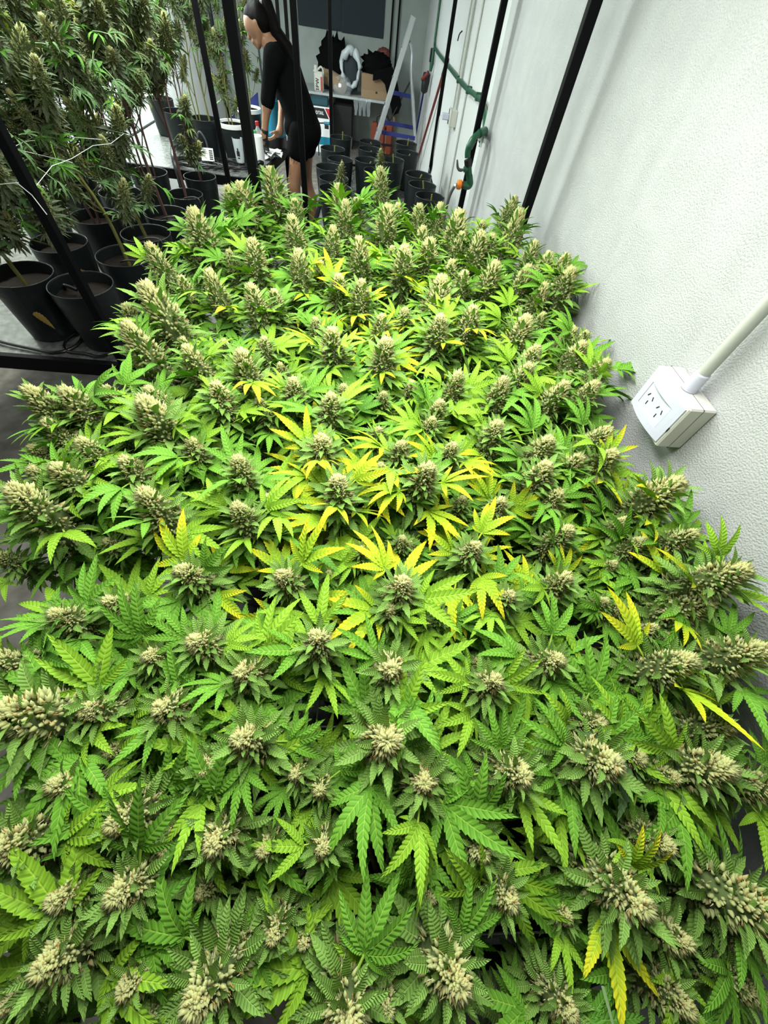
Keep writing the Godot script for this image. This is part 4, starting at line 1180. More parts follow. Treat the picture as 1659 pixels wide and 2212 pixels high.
	part(g, "valve_handle", tube_mesh(smooth([Vector3(0.546, 1.236, -2.985), Vector3(0.520, 1.232, -2.98), Vector3(0.502, 1.242, -2.98), Vector3(0.490, 1.276, -2.98)], 4), [0.005, 0.006, 0.007, 0.008, 0.008, 0.008, 0.008, 0.007, 0.007, 0.007, 0.006, 0.005, 0.004], 8), M["hose_grey"])
	part(g, "elbow", tube_mesh(smooth([Vector3(0.590, 1.196, -3.0), Vector3(0.601, 1.172, -3.0), Vector3(0.592, 1.160, -3.0), Vector3(0.560, 1.161, -3.0)], 5), [0.0195], 14), M["green_pipe"])
	part(g, "nipple", tube_mesh([Vector3(0.564, 1.161, -3.0), Vector3(0.546, 1.161, -3.0)], [0.0165], 14), M["rust_red"])
	part(g, "hose_nut", tube_mesh([Vector3(0.549, 1.161, -3.0), Vector3(0.546, 1.161, -3.0), Vector3(0.526, 1.160, -3.0), Vector3(0.523, 1.160, -3.0)], [0.021, 0.024, 0.024, 0.021], 16), M["orange_plastic"])
	var hs := thing("hose", "short grey hose hanging from the orange nut of the green pipe", "hose")
	part(hs, "hose_tube", tube_mesh(smooth([Vector3(0.523, 1.160, -3.0), Vector3(0.505, 1.145, -3.0), Vector3(0.489, 1.10, -3.0), Vector3(0.482, 1.04, -3.0), Vector3(0.482, 0.93, -3.02)]), [0.0095], 10), M["hose_grey"])
	for q in [[Vector3(0.517, 1.156, -3.0), Vector3(0.508, 1.149, -3.0)], [Vector3(0.4825, 1.030, -3.0), Vector3(0.482, 1.018, -3.0)]]:
		part(hs, "hose_clamp", tube_mesh([q[0], q[1]], [0.0125], 12), M["aluminium"])
	for q in [[0.715, 1.392, -5.1], [0.714, 1.405, -4.45], [0.711, 1.43, -3.95]]:
		part(g, "pipe_clip", box_mesh(Vector3(q[0] - 0.018, q[1] - 0.022, q[2] - 0.014), Vector3(0.74, q[1] + 0.022, q[2] + 0.014), 0.004), M["green_pipe"])
	solo("pipe_bracket", box_mesh(Vector3(0.638, 1.322, -3.285), Vector3(0.67, 1.348, -3.245), 0.004), M["cream_plastic"], "empty white pipe bracket screwed to the wall corner by the green pipe", "bracket")
	solo("wall_anchor", tube_mesh(smooth([Vector3(0.735, 1.64, -5.55), Vector3(0.715, 1.62, -5.56), Vector3(0.71, 1.58, -5.58)]), [0.006], 6), M["hose"], "bent black wire sticking out of the wall above the far socket", "wire")

	# taps and hoses at the far end of the pipe
	var mf := thing("tap_cluster", "cluster of dark green taps and black hoses at the far end of the pipe", "tap")
	part(mf, "riser", tube_mesh([Vector3(0.715, 1.38, -7.45), Vector3(0.715, 1.385, -7.9), Vector3(0.715, 1.45, -8.0), Vector3(0.715, 2.9, -8.0)], [0.016], 10), M["green_pipe"])
	part(mf, "tap", tube_mesh([Vector3(0.70, 1.38, -7.85), Vector3(0.70, 1.25, -7.86), Vector3(0.695, 1.18, -7.86)], [0.022, 0.03, 0.018], 10), M["green_pipe"])
	part(mf, "tap_handle", box_mesh(Vector3(0.66, 1.26, -7.86), Vector3(0.675, 1.38, -7.83), 0.004), M["black_plastic"])
	part(mf, "red_union", tube_mesh([Vector3(0.67, 1.17, -7.86), Vector3(0.62, 1.11, -7.9), Vector3(0.60, 1.09, -7.95)], [0.02, 0.022, 0.016], 8), M["rust_red"])
	part(mf, "filter_bowl", tube_mesh([Vector3(0.66, 1.15, -7.95), Vector3(0.655, 1.07, -7.96), Vector3(0.65, 0.98, -7.96), Vector3(0.65, 0.96, -7.96)], [0.05, 0.055, 0.045, 0.02], 12), M["black_plastic"])
	var rp := thing("pole", "long red pole with a black grip leaning against the right wall", "pole")
	part(rp, "shaft", tube_mesh([Vector3(0.715, 1.30, -6.42), Vector3(0.66, 0.02, -8.2)], [0.016], 10), M["rust_red"])
	part(rp, "grip", tube_mesh([Vector3(0.72, 1.415, -6.26), Vector3(0.715, 1.29, -6.43)], [0.020], 10), M["black_plastic"])
	solo("pole", tube_mesh([Vector3(0.70, 1.05, -8.5), Vector3(0.69, 0.0, -9.4)], [0.014], 8), M["pole_blue"], "dark blue pole leaning against the wall under the taps", "pole")
	solo("pole", tube_mesh([Vector3(0.55, 0.98, -9.3), Vector3(-0.05, 0.02, -9.0)], [0.012], 8), M["black_plastic"], "thin black pole slanting behind the stepladder", "pole")


func _bow_band(m: MB, prof: Array, y0: float, y1: float) -> void:
	# a strip of the bowed plate between two heights; prof gives (z, how far it stands out)
	for i in prof.size() - 1:
		var a: Vector2 = prof[i]
		var b: Vector2 = prof[i + 1]
		var f := [m.p(Vector3(-a.y, y0, a.x)), m.p(Vector3(-a.y, y1, a.x)), m.p(Vector3(-b.y, y1, b.x)), m.p(Vector3(-b.y, y0, b.x))]
		m.quad_out(f[0], f[1], f[2], f[3], Vector3(-1, 0, 0))
		for e in [[y0, -1.0], [y1, 1.0]]:
			var q := [m.p(Vector3(-a.y, e[0], a.x)), m.p(Vector3(-b.y, e[0], b.x)), m.p(Vector3(0, e[0], b.x)), m.p(Vector3(0, e[0], a.x))]
			m.quad_out(q[0], q[1], q[2], q[3], Vector3(0, e[1], 0))
	for e in [[prof[0], -1.0], [prof[-1], 1.0]]:
		var a: Vector2 = e[0]
		var q := [m.p(Vector3(-a.y, y0, a.x)), m.p(Vector3(-a.y, y1, a.x)), m.p(Vector3(0, y1, a.x)), m.p(Vector3(0, y0, a.x))]
		m.quad_out(q[0], q[1], q[2], q[3], Vector3(0, 0, e[1]))


# ---------------------------------------------------------------- the far end

# a lumpy heap: a sphere pushed in and out
func heap(size: Vector3, rough: float, seed_: int, spikes := 0.0) -> ArrayMesh:
	var m := MB.new()
	var n := FastNoiseLite.new()
	n.seed = seed_
	n.frequency = 1.6
	n.fractal_octaves = 4
	var rows := 18
	var cols := 26
	for i in rows + 1:
		for j in cols + 1:
			var a := PI * i / rows
			var b := TAU * (j % cols) / cols
			var d := Vector3(sin(a) * cos(b), cos(a), sin(a) * sin(b))
			var k := 1.0 + rough * n.get_noise_3dv(d * 1.4)
			if spikes > 0.0:
				k += spikes * maxf(0.0, n.get_noise_3dv(d * 4.0) - 0.1)
			var q := d * k
			q.y = maxf(q.y, -0.55)
			m.p(Vector3(q.x * size.x, (q.y + 0.55) / 1.55 * size.y, q.z * size.z), Vector2(float(j) / cols, float(i) / rows))
	for i in rows:
		for j in cols:
			var q := i * (cols + 1) + j
			var cen := (m.v[q] + m.v[q + cols + 2]) * 0.5 - Vector3(0, size.y * 0.4, 0)
			m.quad_out(q, q + 1, q + cols + 2, q + cols + 1, cen)
	return m.mesh()


func words(text: String, high: float, depth := 0.002, bold := true) -> TextMesh:
	var t := TextMesh.new()
	var f := SystemFont.new()
	f.font_names = PackedStringArray(["Droid Sans"])
	f.font_weight = 700 if bold else 400
	t.font = f
	t.text = text
	t.font_size = 32
	t.pixel_size = high / 24.0
	t.depth = depth
	return t


func back_bench() -> void:
	var b := thing("workbench", "long pale workbench against the end wall", "workbench")
	part(b, "bench_top", box_mesh(Vector3(-1.9, 0.635, -9.95), Vector3(0.35, 0.665, -9.22), 0.003), M["bench_white"])
	for x in [-1.85, -0.78, 0.30]:
		for z in [-9.9, -9.27]:
			part(b, "leg", box_mesh(Vector3(x - 0.02, 0, z - 0.02), Vector3(x + 0.02, 0.635, z + 0.02), 0.003), M["wood"])
	solo("wall_panel", box_mesh(Vector3(-1.36, 1.275, -10.0), Vector3(-0.66, 2.3, -9.975), 0.003), M["panel_dark"], "left half of the dark panel on the end wall", "panel")
	solo("wall_panel", box_mesh(Vector3(-0.655, 1.268, -10.0), Vector3(0.03, 2.3, -9.975), 0.003), M["panel_dark"], "right half of the dark panel on the end wall", "panel")
	for x in [0.155, 0.262]:
		solo("wall_pipe", tube_mesh([Vector3(x, 0.7, -9.96), Vector3(x, 2.9, -9.96)], [0.014], 8), M["black_steel"], "%s of the two black vertical pipes on the end wall" % ("left" if x < 0.2 else "right"), "pipe")
	solo("wall_pipe", tube_mesh([Vector3(-2.05, 0.2, -9.96), Vector3(-2.05, 2.9, -9.96)], [0.012], 8), M["hose_grey"], "grey vertical pipe on the end wall behind the corner plants", "pipe")
	solo("rubbish_bag", heap(Vector3(0.26, 0.44, 0.20), 0.35, 3, 0.5), M["black_cloth"], "heaped dark plastic bag on the left of the workbench", "bag", at(-0.76, 0.78, -9.70))
	solo("storage_crate", box_mesh(Vector3(-0.24, 0, -0.18), Vector3(0.22, 0.22, 0.12), 0.01), M["panel_dark"], "dark crate under the heaped bag on the workbench", "crate", at(-0.76, 0.665, -9.72))
	var roll := thing("cardboard_roll", "brown cardboard tube wrapped in clear film on the workbench", "roll", Vector3(-0.70, 0.76, -9.42), 0.0)
	part(roll, "tube_body", tube_mesh([Vector3(-0.20, 0.06, -0.2), Vector3(0.10, 0.0, 0.14)], [0.10], 18), M["cardboard"])
	part(roll, "film_wrap", heap(Vector3(0.15, 0.22, 0.12), 0.25, 8), M["clear_film"], at(0.10, -0.1, 0.10))
	var wb := thing("plastic_bag", "white plastic bag gaping open on the workbench", "bag", Vector3(-0.47, 0.69, -9.33))
	var wm := MB.new()
	var ring := []
	for i in 25:
		var a := TAU * i / 24.0
		ring.append(Vector3(cos(a) * (0.145 + 0.012 * sin(a * 5)), 0.27 + sin(a) * 0.19 + 0.01 * cos(a * 7), 0.03 * sin(a * 4)))
	var rr := []
	for i in 25:
		rr.append(0.026 + 0.030 * maxf(0.0, sin(TAU * i / 24.0)) + 0.010 * sin(i * 2.3) + 0.006 * sin(i * 5.1))
	wm.tube(ring, rr, 9, false)
	part(wb, "bag_rim", wm.mesh(), M["white_film"])
	part(wb, "bag_inside", heap(Vector3(0.13, 0.44, 0.05), 0.12, 12), M["panel_dark"], at(0, 0.02, -0.06))
	var cb := thing("cardboard_box", "open brown cardboard box on the right of the workbench", "box", Vector3(-0.075, 0.665, -9.42))
	part(cb, "box_body", box_mesh(Vector3(-0.21, 0, -0.15), Vector3(0.24, 0.27, 0.13), 0.003), M["cardboard"])
	var fl := MB.new()
	fl.box(Transform3D(Basis(Vector3.RIGHT, 0.22), Vector3(0.015, 0.185, 0.15)), Vector3(0.45, 0.17, 0.005), 0.001)
	part(cb, "flap", fl.mesh(), M["cardboard"])
	part(cb, "print_mark", box_mesh(Vector3(0.03, 0.065, 0.1305), Vector3(0.06, 0.09, 0.1315), 0.0003), M["label_black"])
	solo("plastic_netting", heap(Vector3(0.24, 0.22, 0.16), 0.3, 21, 0.7), M["black_cloth"], "crumpled black netting piled on the cardboard box", "netting", at(-0.04, 0.93, -9.45))
	solo("red_bag", heap(Vector3(0.10, 0.11, 0.08), 0.3, 25), M["dull_red"], "small orange-red bag on top of the black netting", "bag", at(0.05, 1.10, -9.55))
	var jk := MB.new()
	jk.extrude(Transform3D(Basis.IDENTITY, Vector3(0, 0, -9.24)), PackedVector2Array([Vector2(-0.10, 0.98), Vector2(0.20, 1.05), Vector2(0.27, 0.97), Vector2(0.40, 0.66), Vector2(0.36, 0.56), Vector2(0.26, 0.52), Vector2(0.24, 0.60), Vector2(0.16, 0.72), Vector2(0.10, 0.86), Vector2(0.02, 0.91), Vector2(-0.10, 0.88)]), 0.06)
	solo("jacket", jk.mesh(), M["black_cloth"], "dark jacket hanging over the right end of the workbench", "jacket")
	# the white jug with its label
	var jug := thing("jug", "white handled jug lettered IPW on the workbench edge", "jug", Vector3(-0.975, 0.665, -9.28))
	var jm := MB.new()
	jm.box(at(-0.005, 0.11, 0), Vector3(0.15, 0.22, 0.10), 0.02)
	jm.lathe(at(-0.05, 0.215, 0), [Vector2(0.045, 0), Vector2(0.032, 0.02), Vector2(0.025, 0.03), Vector2(0.025, 0.05)], 14)
	part(jug, "jug_body", jm.mesh(), M["cream_plastic"])
	part(jug, "jug_cap", tube_mesh([Vector3(-0.05, 0.25, 0), Vector3(-0.05, 0.285, 0)], [0.029], 14), M["cream_plastic"])
	part(jug, "jug_handle", tube_mesh(smooth([Vector3(-0.02, 0.235, 0), Vector3(0.03, 0.27, 0), Vector3(0.065, 0.24, 0), Vector3(0.068, 0.18, 0)]), [0.013], 8), M["cream_plastic"])
	part(jug, "orange_label", box_mesh(Vector3(0.025, 0.015, 0.050), Vector3(0.058, 0.17, 0.0512), 0.0005), M["label_orange"])
	part(jug, "lettering", words("IPW", 0.052), M["label_black"], Transform3D(Basis(Vector3.BACK, PI / 2), Vector3(-0.028, 0.085, 0.0515)))
	var th := thing("tool_box", "white and black tool carton with a red corner, under the workbench end", "box", Vector3(-0.90, 0.0, -9.0))
	part(th, "carton", box_mesh(Vector3(-0.16, 0.0, -0.14), Vector3(0.125, 0.55, 0.10), 0.003), M["paper"])
	part(th, "black_header", box_mesh(Vector3(-0.155, 0.42, 0.1002), Vector3(0.12, 0.535, 0.102), 0.0005), M["label_black"])
	var tri := MB.new()
	tri.extrude(at(0, 0, 0.1015), PackedVector2Array([Vector2(0.045, 0.538), Vector2(0.123, 0.538), Vector2(0.123, 0.415)]), 0.002)
	part(th, "red_corner", tri.mesh(), M["red_plastic"])
	var lin := MB.new()
	lin.extrude(at(0, 0, 0.1016), PackedVector2Array([Vector2(0.03, 0.536), Vector2(0.045, 0.536), Vector2(0.123, 0.418), Vector2(0.108, 0.418)]), 0.003)
	part(th, "white_stripe", lin.mesh(), M["paper"])
	part(th, "lettering", words("TOTAL", 0.042), M["paper"], at(-0.06, 0.48, 0.103))
	part(th, "red_patch", box_mesh(Vector3(-0.14, 0.33, 0.1002), Vector3(-0.09, 0.405, 0.1015), 0.0005), M["label_orange"])
	part(th, "picture_print", box_mesh(Vector3(0.03, 0.30, 0.1002), Vector3(0.10, 0.35, 0.1015), 0.0005), M["label_black"])
	part(th, "teal_print", box_mesh(Vector3(-0.15, 0.10, 0.1002), Vector3(0.12, 0.2, 0.1015), 0.0005), M["teal_plastic"])
	var tb := thing("plastic_case", "dark teal case on top of the tool carton", "case", Vector3(-0.92, 0.55, -9.0))
	part(tb, "case_body", box_mesh(Vector3(-0.17, 0.0, -0.1), Vector3(0.12, 0.10, 0.09), 0.02), M["teal_dark"])
	solo("cardboard_sheet", box_mesh(Vector3(-1.0, 0.0, -9.21), Vector3(-0.76, 0.63, -9.18), 0.002), M["cardboard"], "brown cardboard sheet leaning under the workbench beside the tool carton", "cardboard")
	var bar := thing("roller", "short teal foam roller on a black handle in front of the tool carton", "roller", Vector3(-0.86, 0.40, -8.7))
	part(bar, "foam_grip", tube_mesh([Vector3(0.0, 0, 0), Vector3(0.14, 0.005, 0)], [0.017], 10), M["teal_plastic"])
	part(bar, "handle", tube_mesh([Vector3(-0.1, -0.01, 0), Vector3(0.0, 0, 0)], [0.009], 8), M["black_plastic"])
	part(bar, "stand", tube_mesh([Vector3(-0.1, -0.01, 0), Vector3(-0.1, -0.40, 0)], [0.009], 8), M["black_plastic"])
	solo("storage_bin", box_mesh(Vector3(-0.76, 0.0, -9.75), Vector3(-0.42, 0.56, -9.30), 0.02), M["black_plastic"], "tall black bin under the workbench", "bin")
	var film := MB.new()
	for k in 4:
		var o := Vector3(-0.36 + 0.07 * k, 0.665, -9.2)
		var b0 := film.v.size()
		for i in 5:
			for j in 3:
				film.p(o + Vector3(-0.04 + 0.04 * j + rnd(-0.01, 0.01), -0.05 * i, 0.012 * sin(i * 1.7 + j * 2.0 + k)) * Vector3(1.0 - 0.12 * i, 1, 1))
		for i in 4:
			for j in 2:
				film.quad_out(b0 + i * 3 + j, b0 + i * 3 + j + 1, b0 + i * 3 + j + 4, b0 + i * 3 + j + 3, Vector3.BACK)
	solo("plastic_film", film.mesh(), M["clear_film"], "clear plastic film dangling from the workbench edge", "film")
	var tl := thing("backpack_sprayer", "orange backpack sprayer tank standing behind the stepladder", "sprayer", Vector3(0.10, 0.0, -9.05))
	for x in [-0.13, 0.0, 0.13]:
		part(tl, "tank_rib", box_mesh(Vector3(x - 0.058, 0.05, -0.1), Vector3(x + 0.058, 0.44, 0.1), 0.03), M["orange_trolley"])
	part(tl, "base_tray", box_mesh(Vector3(-0.2, 0.0, -0.12), Vector3(0.2, 0.06, 0.12), 0.01), M["black_plastic"])
	part(tl, "strap", box_mesh(Vector3(-0.195, 0.18, 0.098), Vector3(0.195, 0.21, 0.106), 0.002), M["black_plastic"])
	part(tl, "carry_handle", tube_mesh(smooth([Vector3(-0.1, 0.42, 0), Vector3(-0.08, 0.52, 0), Vector3(0.08, 0.52, 0), Vector3(0.1, 0.42, 0)]), [0.014], 8), M["black_plastic"])
	# the stepladder
	var ld := thing("stepladder", "open aluminium stepladder tied with blue straps behind the cut-down pots", "ladder", Vector3(0, 0, -8.0))
	for s in [0.0, -0.34]:
		var m := MB.new()
		var a := Vector3(-0.125, 0, s + 0.16)
		var c := Vector3(0.405, 1.60, s * 0.45)
		m.box(Transform3D(facing(c - a, Vector3.BACK), (a + c) * 0.5), Vector3(0.06, 0.028, (c - a).length()), 0.004)
		part(ld, "front_rail", m.mesh(), M["aluminium"])
		var m2 := MB.new()
		m2.tube(smooth([Vector3(0.385, 1.38, s * 0.45), Vector3(0.43, 1.30, s * 0.5), Vector3(0.455, 1.10, s * 0.6), Vector3(0.60, 0.5, s), Vector3(0.70, 0.0, s + 0.1)], 4), [0.024], 8)
		part(ld, "rear_rail", m2.mesh(), M["aluminium"])
	for k in 5:
		var f := 0.15 + 0.17 * k
		var a := Vector3(-0.125, 0, 0.16).lerp(Vector3(0.405, 1.60, 0), f)
		var c := Vector3(-0.125, 0, -0.18).lerp(Vector3(0.405, 1.60, -0.153), f)
		var m := MB.new()
		m.box(Transform3D(facing(c - a), (a + c) * 0.5), Vector3(0.08, 0.02, (c - a).length()), 0.003)
		part(ld, "tread", m.mesh(), M["aluminium"])
	for q in [[0.50, 0.03, 0.60], [0.88, 0.155, 0.52], [0.56, 0.05, 0.58]]:
		var m := MB.new()
		m.box(Transform3D(facing(Vector3(q[2] - q[1], -0.02, -0.0)), Vector3((q[1] + q[2]) * 0.5, q[0], 0.03 if q[0] < 0.55 else -0.30)), Vector3(0.006, 0.045, q[2] - q[1]), 0.001)
		part(ld, "blue_strap", m.mesh(), M["blue_strap"])


# ---------------------------------------------------------------- the person

# surface nets over tapered capsules joined with a smooth minimum; bones are [a, b, ra, rb]
func nets(m: MB, bones: Array, cell: float, k: float, paint: Callable) -> void:
	var lo := Vector3.INF
	var hi := -Vector3.INF
	for b in bones:
		for e in 2:
			var r := Vector3.ONE * ((b[2 + e] as float) + cell * 3.0)
			lo = lo.min((b[e] as Vector3) - r)
			hi = hi.max((b[e] as Vector3) + r)
	var n := Vector3i(((hi - lo) / cell).ceil()) + Vector3i.ONE * 2
	var f := PackedFloat32Array()
	f.resize(n.x * n.y * n.z)
	var reach := 4.0 / k
	for b in bones:
		var a: Vector3 = b[0]
		var c: Vector3 = b[1]
		var ra: float = b[2]
		var rb: float = b[3]
		var g := Vector3.ONE * (maxf(ra, rb) + reach)
		var i0 := Vector3i(((a.min(c) - g - lo) / cell).floor()).clamp(Vector3i.ZERO, n - Vector3i.ONE)
		var i1 := Vector3i(((a.max(c) + g - lo) / cell).ceil()).clamp(Vector3i.ZERO, n - Vector3i.ONE)
		var ab := c - a
		var l2 := maxf(ab.length_squared(), 1e-9)
		for z in range(i0.z, i1.z + 1):
			for y in range(i0.y, i1.y + 1):
				var row := (z * n.y + y) * n.x
				for x in range(i0.x, i1.x + 1):
					var p := lo + Vector3(x, y, z) * cell
					var t := clampf((p - a).dot(ab) / l2, 0.0, 1.0)
					var d := p.distance_to(a + ab * t) - lerpf(ra, rb, t)
					if d < reach:
						f[row + x] += exp(-k * d)
	var step := [1, n.x, n.x * n.y]
	var ids := {}
	for z in n.z - 1:
		for y in n.y - 1:
			var row := (z * n.y + y) * n.x
			for x in n.x - 1:
				var o := row + x
				var inside := 0
				for q in 8:
					if f[o + (q & 1) + ((q >> 1) & 1) * n.x + (q >> 2) * step[2]] > 1.0:
						inside += 1
				if inside == 0 or inside == 8:
					continue
				var sum := Vector3.ZERO
				var cnt := 0
				for q in 8:
					var fq := f[o + (q & 1) + ((q >> 1) & 1) * n.x + (q >> 2) * step[2]]
					for ax in 3:
						if q & (1 << ax):
							continue
						var w := q | (1 << ax)
						var fw := f[o + (w & 1) + ((w >> 1) & 1) * n.x + (w >> 2) * step[2]]
						if (fq > 1.0) == (fw > 1.0):
							continue
						var dq := -log(maxf(fq, 1e-4)) / k
						var dw := -log(maxf(fw, 1e-4)) / k
						var p := Vector3(q & 1, (q >> 1) & 1, q >> 2)
						p[ax] += clampf(dq / (dq - dw), 0.05, 0.95)
						sum += p
						cnt += 1
				var v := lo + (Vector3(x, y, z) + sum / cnt) * cell
				m.col = paint.call(v)
				ids[o] = m.p(v, Vector2(v.x, v.y))
	for o in ids:
		for ax in 3:
			var nb: int = o + step[ax]
			if nb >= f.size() or (f[o] > 1.0) == (f[nb] > 1.0):
				continue
			var s1: int = step[(ax + 1) % 3]
			var s2: int = step[(ax + 2) % 3]
			if ids.has(o - s1) and ids.has(o - s2) and ids.has(o - s1 - s2):
				var dir := Vector3.ZERO
				dir[ax] = 1.0 if f[o] > 1.0 else -1.0
				m.quad_out(ids[o], ids[o - s1], ids[o - s1 - s2], ids[o - s2], dir)


func hand_bones(wrist: Vector3, along: Vector3, palm_side: Vector3, curl: float, grow := 0.0) -> Array:
	# along: wrist to knuckles; palm_side: towards the thumb; fingers curl about the palm side
	var out := []
	var dn := along.normalized()
	var th := (palm_side - dn * palm_side.dot(dn)).normalized()
	var nrm := dn.cross(th)
	for k in 4:
		var off := th * (0.027 - 0.018 * k)
		var base := wrist + dn * (0.085 - 0.003 * absf(k - 1.0)) + off
		out.append([wrist + off * 0.6 + dn * 0.01, base, 0.015 + grow, 0.011 + grow])
		var l: float = [0.040, 0.045, 0.041, 0.032][k]
		var d := dn
		var p := base
		for j in 3:
			d = (d * cos(curl * (0.6 + 0.2 * j)) + nrm * sin(curl * (0.6 + 0.2 * j))).normalized()
			var e: Vector3 = p + d * l * [1.0, 0.65, 0.5][j]
			out.append([p, e, 0.0095 - 0.0008 * j + grow, 0.0087 - 0.0008 * j + grow])
			p = e
	var t0 := wrist + dn * 0.02 + th * 0.02
	var t1 := t0 + (dn * 0.6 + th * 0.6 + nrm * 0.3).normalized() * 0.042
	var t2 := t1 + (dn * 0.85 + th * 0.25 + nrm * 0.4).normalized() * 0.034
	out.append([t0, t1, 0.015 + grow, 0.0115 + grow])
	out.append([t1, t2, 0.0115 + grow, 0.009 + grow])
	return out


func person_at_table() -> void:
	var t := thing("person", "person in a black t-shirt and shorts with a long ponytail, bending over the corner table", "person")
	# joints, facing -x and leaning forward
	var pelvis := Vector3(-0.715, 0.93, -5.20)
	var chest := Vector3(-0.85, 1.26, -5.20)
	var neck := Vector3(-0.955, 1.43, -5.20)
	var skull := Vector3(-1.055, 1.515, -5.20)
	var shl := Vector3(-0.925, 1.375, -5.04)
	var shr := Vector3(-0.925, 1.375, -5.37)
	var ell := Vector3(-1.005, 1.09, -4.99)
	var elr := Vector3(-0.93, 1.08, -5.40)
	var wrl := Vector3(-1.072, 0.875, -5.02)
	var wrr := Vector3(-0.955, 0.885, -5.22)
	var hpl := Vector3(-0.735, 0.90, -5.11)
	var hpr := Vector3(-0.715, 0.90, -5.29)
	var knl := Vector3(-0.84, 0.50, -5.09)
	var knr := Vector3(-0.74, 0.49, -5.32)
	var anl := Vector3(-0.85, 0.09, -5.09)
	var anr := Vector3(-0.67, 0.09, -5.33)
	var tone := Color(0.27, 0.135, 0.078)
	var m := MB.new()
	m.colored = true
	var body := [
		[pelvis, chest, 0.115, 0.115], [chest, neck + Vector3(0.03, -0.04, 0), 0.115, 0.085], [neck + Vector3(0.01, -0.03, 0), skull + Vector3(0.03, -0.05, 0), 0.052, 0.05],
		[shl, shr, 0.055, 0.055], [shl, ell, 0.047, 0.038], [ell, wrl, 0.038, 0.025], [shr, elr, 0.047, 0.038], [elr, wrr, 0.038, 0.024],
		[pelvis, hpl, 0.11, 0.095], [pelvis, hpr, 0.11, 0.095], [hpl, knl, 0.092, 0.058], [hpr, knr, 0.092, 0.058],
		[knl, knl.lerp(anl, 0.35) + Vector3(0.02, 0, 0), 0.055, 0.056], [knl.lerp(anl, 0.35) + Vector3(0.02, 0, 0), anl, 0.056, 0.034],
		[knr, knr.lerp(anr, 0.35) + Vector3(0.02, 0, 0), 0.055, 0.056], [knr.lerp(anr, 0.35) + Vector3(0.02, 0, 0), anr, 0.056, 0.034],
		[anl, anl + Vector3(-0.15, -0.055, 0), 0.036, 0.028], [anr, anr + Vector3(-0.15, -0.055, 0), 0.036, 0.028],
		[wrl, wrl + (wrl - ell).normalized() * 0.05, 0.025, 0.024], [wrr, wrr + Vector3(-0.03, -0.03, 0.01), 0.024, 0.022],
	]
	var tattoo := func(v: Vector3) -> Color:
		var q := v - Vector3(-0.80, 0.75, -5.02)
		if Vector2(q.x / 0.07, q.y / 0.055).length() < 1.0 and v.z > -5.11 and sin(q.x * 190.0 + 2.0 * sin(q.y * 120.0)) * cos(q.y * 170.0) > -0.25:
			return tone * 0.45
		return tone
	nets(m, body, 0.014, 60.0, tattoo)
	# head with face, ear and jaw; the face looks down and to -x
	var fwd := Vector3(-0.86, -0.50, 0.04).normalized()
	var upv := Vector3(-0.50, 0.86, 0).normalized()
	var sd := fwd.cross(upv).normalized()
	var hp := func(a: float, b: float, c: float) -> Vector3: return skull + fwd * a + upv * b + sd * c
	var head := [
		[hp.call(-0.025, 0.025, 0), hp.call(0.025, 0.03, 0), 0.082, 0.075], [hp.call(0.03, 0.0, 0.02), hp.call(0.03, 0.0, -0.02), 0.055, 0.055],
		[hp.call(0.03, -0.05, 0), hp.call(0.065, -0.085, 0), 0.05, 0.026], [hp.call(0.04, -0.075, 0.03), hp.call(0.0, -0.03, 0.052), 0.022, 0.022], [hp.call(0.04, -0.075, -0.03), hp.call(0.0, -0.03, -0.052), 0.022, 0.022],
		[hp.call(0.082, 0.015, 0), hp.call(0.108, -0.022, 0), 0.009, 0.013], [hp.call(0.088, -0.052, 0.014), hp.call(0.088, -0.052, -0.014), 0.010, 0.010], [hp.call(0.085, -0.064, 0.01), hp.call(0.085, -0.064, -0.01), 0.010, 0.010],
		[hp.call(0.078, 0.026, 0.035), hp.call(0.082, 0.028, 0.012), 0.011, 0.011], [hp.call(0.078, 0.026, -0.035), hp.call(0.082, 0.028, -0.012), 0.011, 0.011],
		[hp.call(-0.012, 0.015, 0.075), hp.call(-0.005, -0.018, 0.072), 0.015, 0.010], [hp.call(-0.012, 0.015, -0.075), hp.call(-0.005, -0.018, -0.072), 0.015, 0.010],
		[hp.call(-0.02, -0.05, 0), neck, 0.05, 0.052],
	]
	var face := func(v: Vector3) -> Color:
		var q := v - skull
		var a := q.dot(fwd)
		var b := q.dot(upv)
		var c := q.dot(sd)
		if a > 0.05 and absf(b + 0.058) < 0.010 and absf(c) < 0.024:
			return Color(0.30, 0.10, 0.085)
		if a > 0.05 and absf(b - 0.012) < 0.006 and absf(absf(c) - 0.030) < 0.013:
			return Color(0.05, 0.035, 0.03)
		if a > 0.05 and absf(b - 0.036) < 0.005 and absf(absf(c) - 0.028) < 0.020:
			return Color(0.04, 0.025, 0.02)
		return tone
	nets(m, head, 0.0055, 130.0, face)
	# bare right hand, dabbing at the towel
	nets(m, hand_bones(wrr, Vector3(-0.75, -0.62, 0.22), Vector3(0.1, 0.3, 0.9), 0.55), 0.0042, 420.0, func(_v: Vector3) -> Color: return tone * 1.15)
	part(t, "body", m.mesh(), M["skin"])
	var plain := func(_v: Vector3) -> Color: return Color.WHITE
	var tee := MB.new()
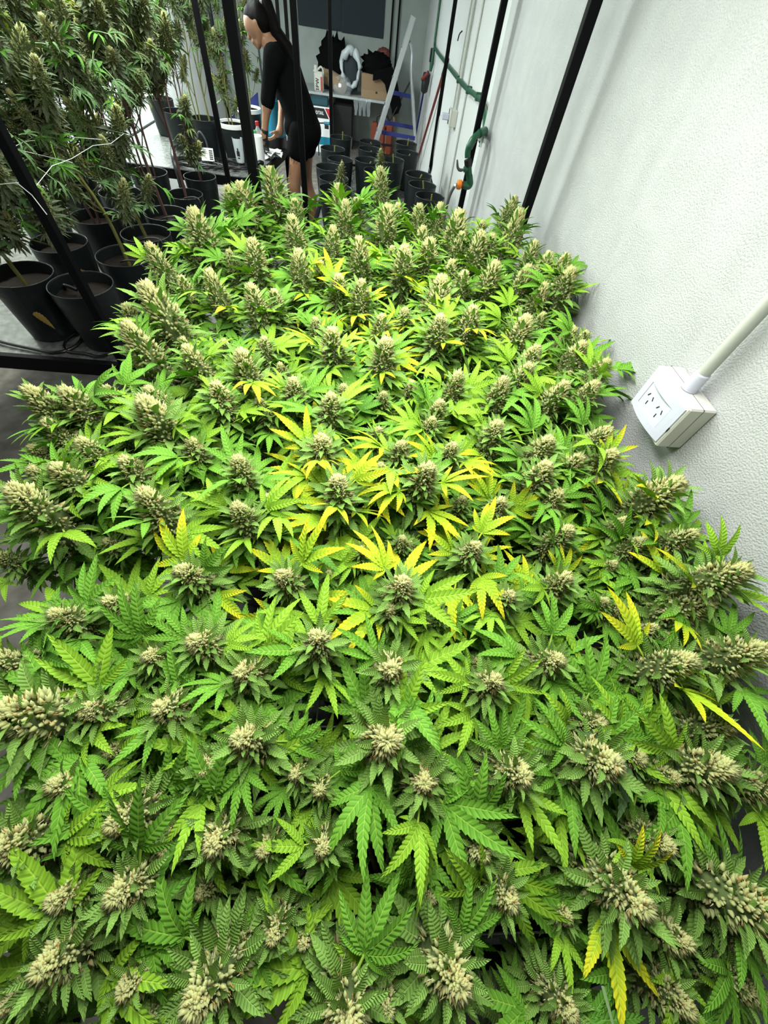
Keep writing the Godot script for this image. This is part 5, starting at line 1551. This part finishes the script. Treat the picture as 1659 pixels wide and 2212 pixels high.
	nets(tee, [
		[pelvis + Vector3(-0.01, 0.03, 0), chest, 0.138, 0.135], [pelvis + Vector3(0.03, 0.02, 0.05), chest + Vector3(0.02, 0, 0.06), 0.115, 0.115], [pelvis + Vector3(0.03, 0.02, -0.05), chest + Vector3(0.02, 0, -0.06), 0.115, 0.115],
		[chest, neck + Vector3(0.04, -0.055, 0), 0.135, 0.09], [shl + Vector3(0.02, -0.02, 0), shr + Vector3(0.02, -0.02, 0), 0.085, 0.085],
		[shl, shl.lerp(ell, 0.93), 0.070, 0.062], [shr, shr.lerp(elr, 0.93), 0.070, 0.062],
		[pelvis + Vector3(-0.10, 0.0, 0.08), pelvis + Vector3(-0.10, 0.0, -0.08), 0.075, 0.075],
	], 0.014, 75.0, plain)
	part(t, "tshirt", tee.mesh(), M["tshirt_black"])
	var sh := MB.new()
	nets(sh, [
		[pelvis + Vector3(0.03, -0.02, 0.04), pelvis + Vector3(0.03, -0.02, -0.04), 0.138, 0.138], [hpl, hpl.lerp(knl, 0.27), 0.122, 0.112], [hpr, hpr.lerp(knr, 0.27), 0.122, 0.112],
	], 0.014, 75.0, plain)
	part(t, "shorts", sh.mesh(), M["shorts_black"])
	var hair := MB.new()
	nets(hair, [
		[hp.call(-0.035, 0.038, 0), hp.call(0.012, 0.058, 0), 0.085, 0.066], [hp.call(-0.05, 0.0, 0.02), hp.call(-0.05, 0.0, -0.02), 0.066, 0.066], [hp.call(-0.06, -0.03, 0), hp.call(-0.05, 0.0, 0), 0.045, 0.06],
		[hp.call(0.0, 0.045, 0.045), hp.call(-0.04, 0.0, 0.055), 0.032, 0.028], [hp.call(0.0, 0.045, -0.045), hp.call(-0.04, 0.0, -0.055), 0.032, 0.028],
	], 0.007, 110.0, plain)
	part(t, "hair", hair.mesh(), M["hair"])
	var pony := MB.new()
	var tie: Vector3 = hp.call(-0.105, 0.085, 0)
	pony.tube(smooth([tie + Vector3(-0.02, -0.01, 0), tie + Vector3(0.035, 0.012, 0), Vector3(-0.90, 1.50, -5.185), Vector3(-0.81, 1.42, -5.165), Vector3(-0.745, 1.32, -5.15), Vector3(-0.70, 1.18, -5.15), Vector3(-0.685, 1.06, -5.15)], 4), [0.030, 0.032, 0.036, 0.040, 0.045, 0.047, 0.048, 0.048, 0.048, 0.048, 0.048, 0.047, 0.046, 0.045, 0.044, 0.043, 0.042, 0.040, 0.037, 0.034, 0.031, 0.027, 0.021, 0.014, 0.006], 12)
	part(t, "ponytail", pony.mesh(), M["hair"])
	part(t, "hair_tie", tube_mesh([tie + Vector3(-0.004, 0.0, 0), tie + Vector3(0.016, 0.006, 0)], [0.036], 14), M["hair_tie"])
	var gl := MB.new()
	var gb := hand_bones(wrl, Vector3(-0.02, -0.98, -0.1), Vector3(-0.8, 0.0, -0.5), 0.35, 0.0015)
	gb.append([wrl + (ell - wrl).normalized() * 0.035, wrl + Vector3(0, -0.02, 0), 0.033, 0.031])
	nets(gl, gb, 0.0042, 420.0, plain)
	part(t, "glove", gl.mesh(), M["glove"], Transform3D.IDENTITY, "black glove on the nearer hand")
	part(t, "earring", tube_mesh([hp.call(-0.006, -0.038, 0.078), hp.call(-0.006, -0.046, 0.079)], [0.005], 8), M["gold"])
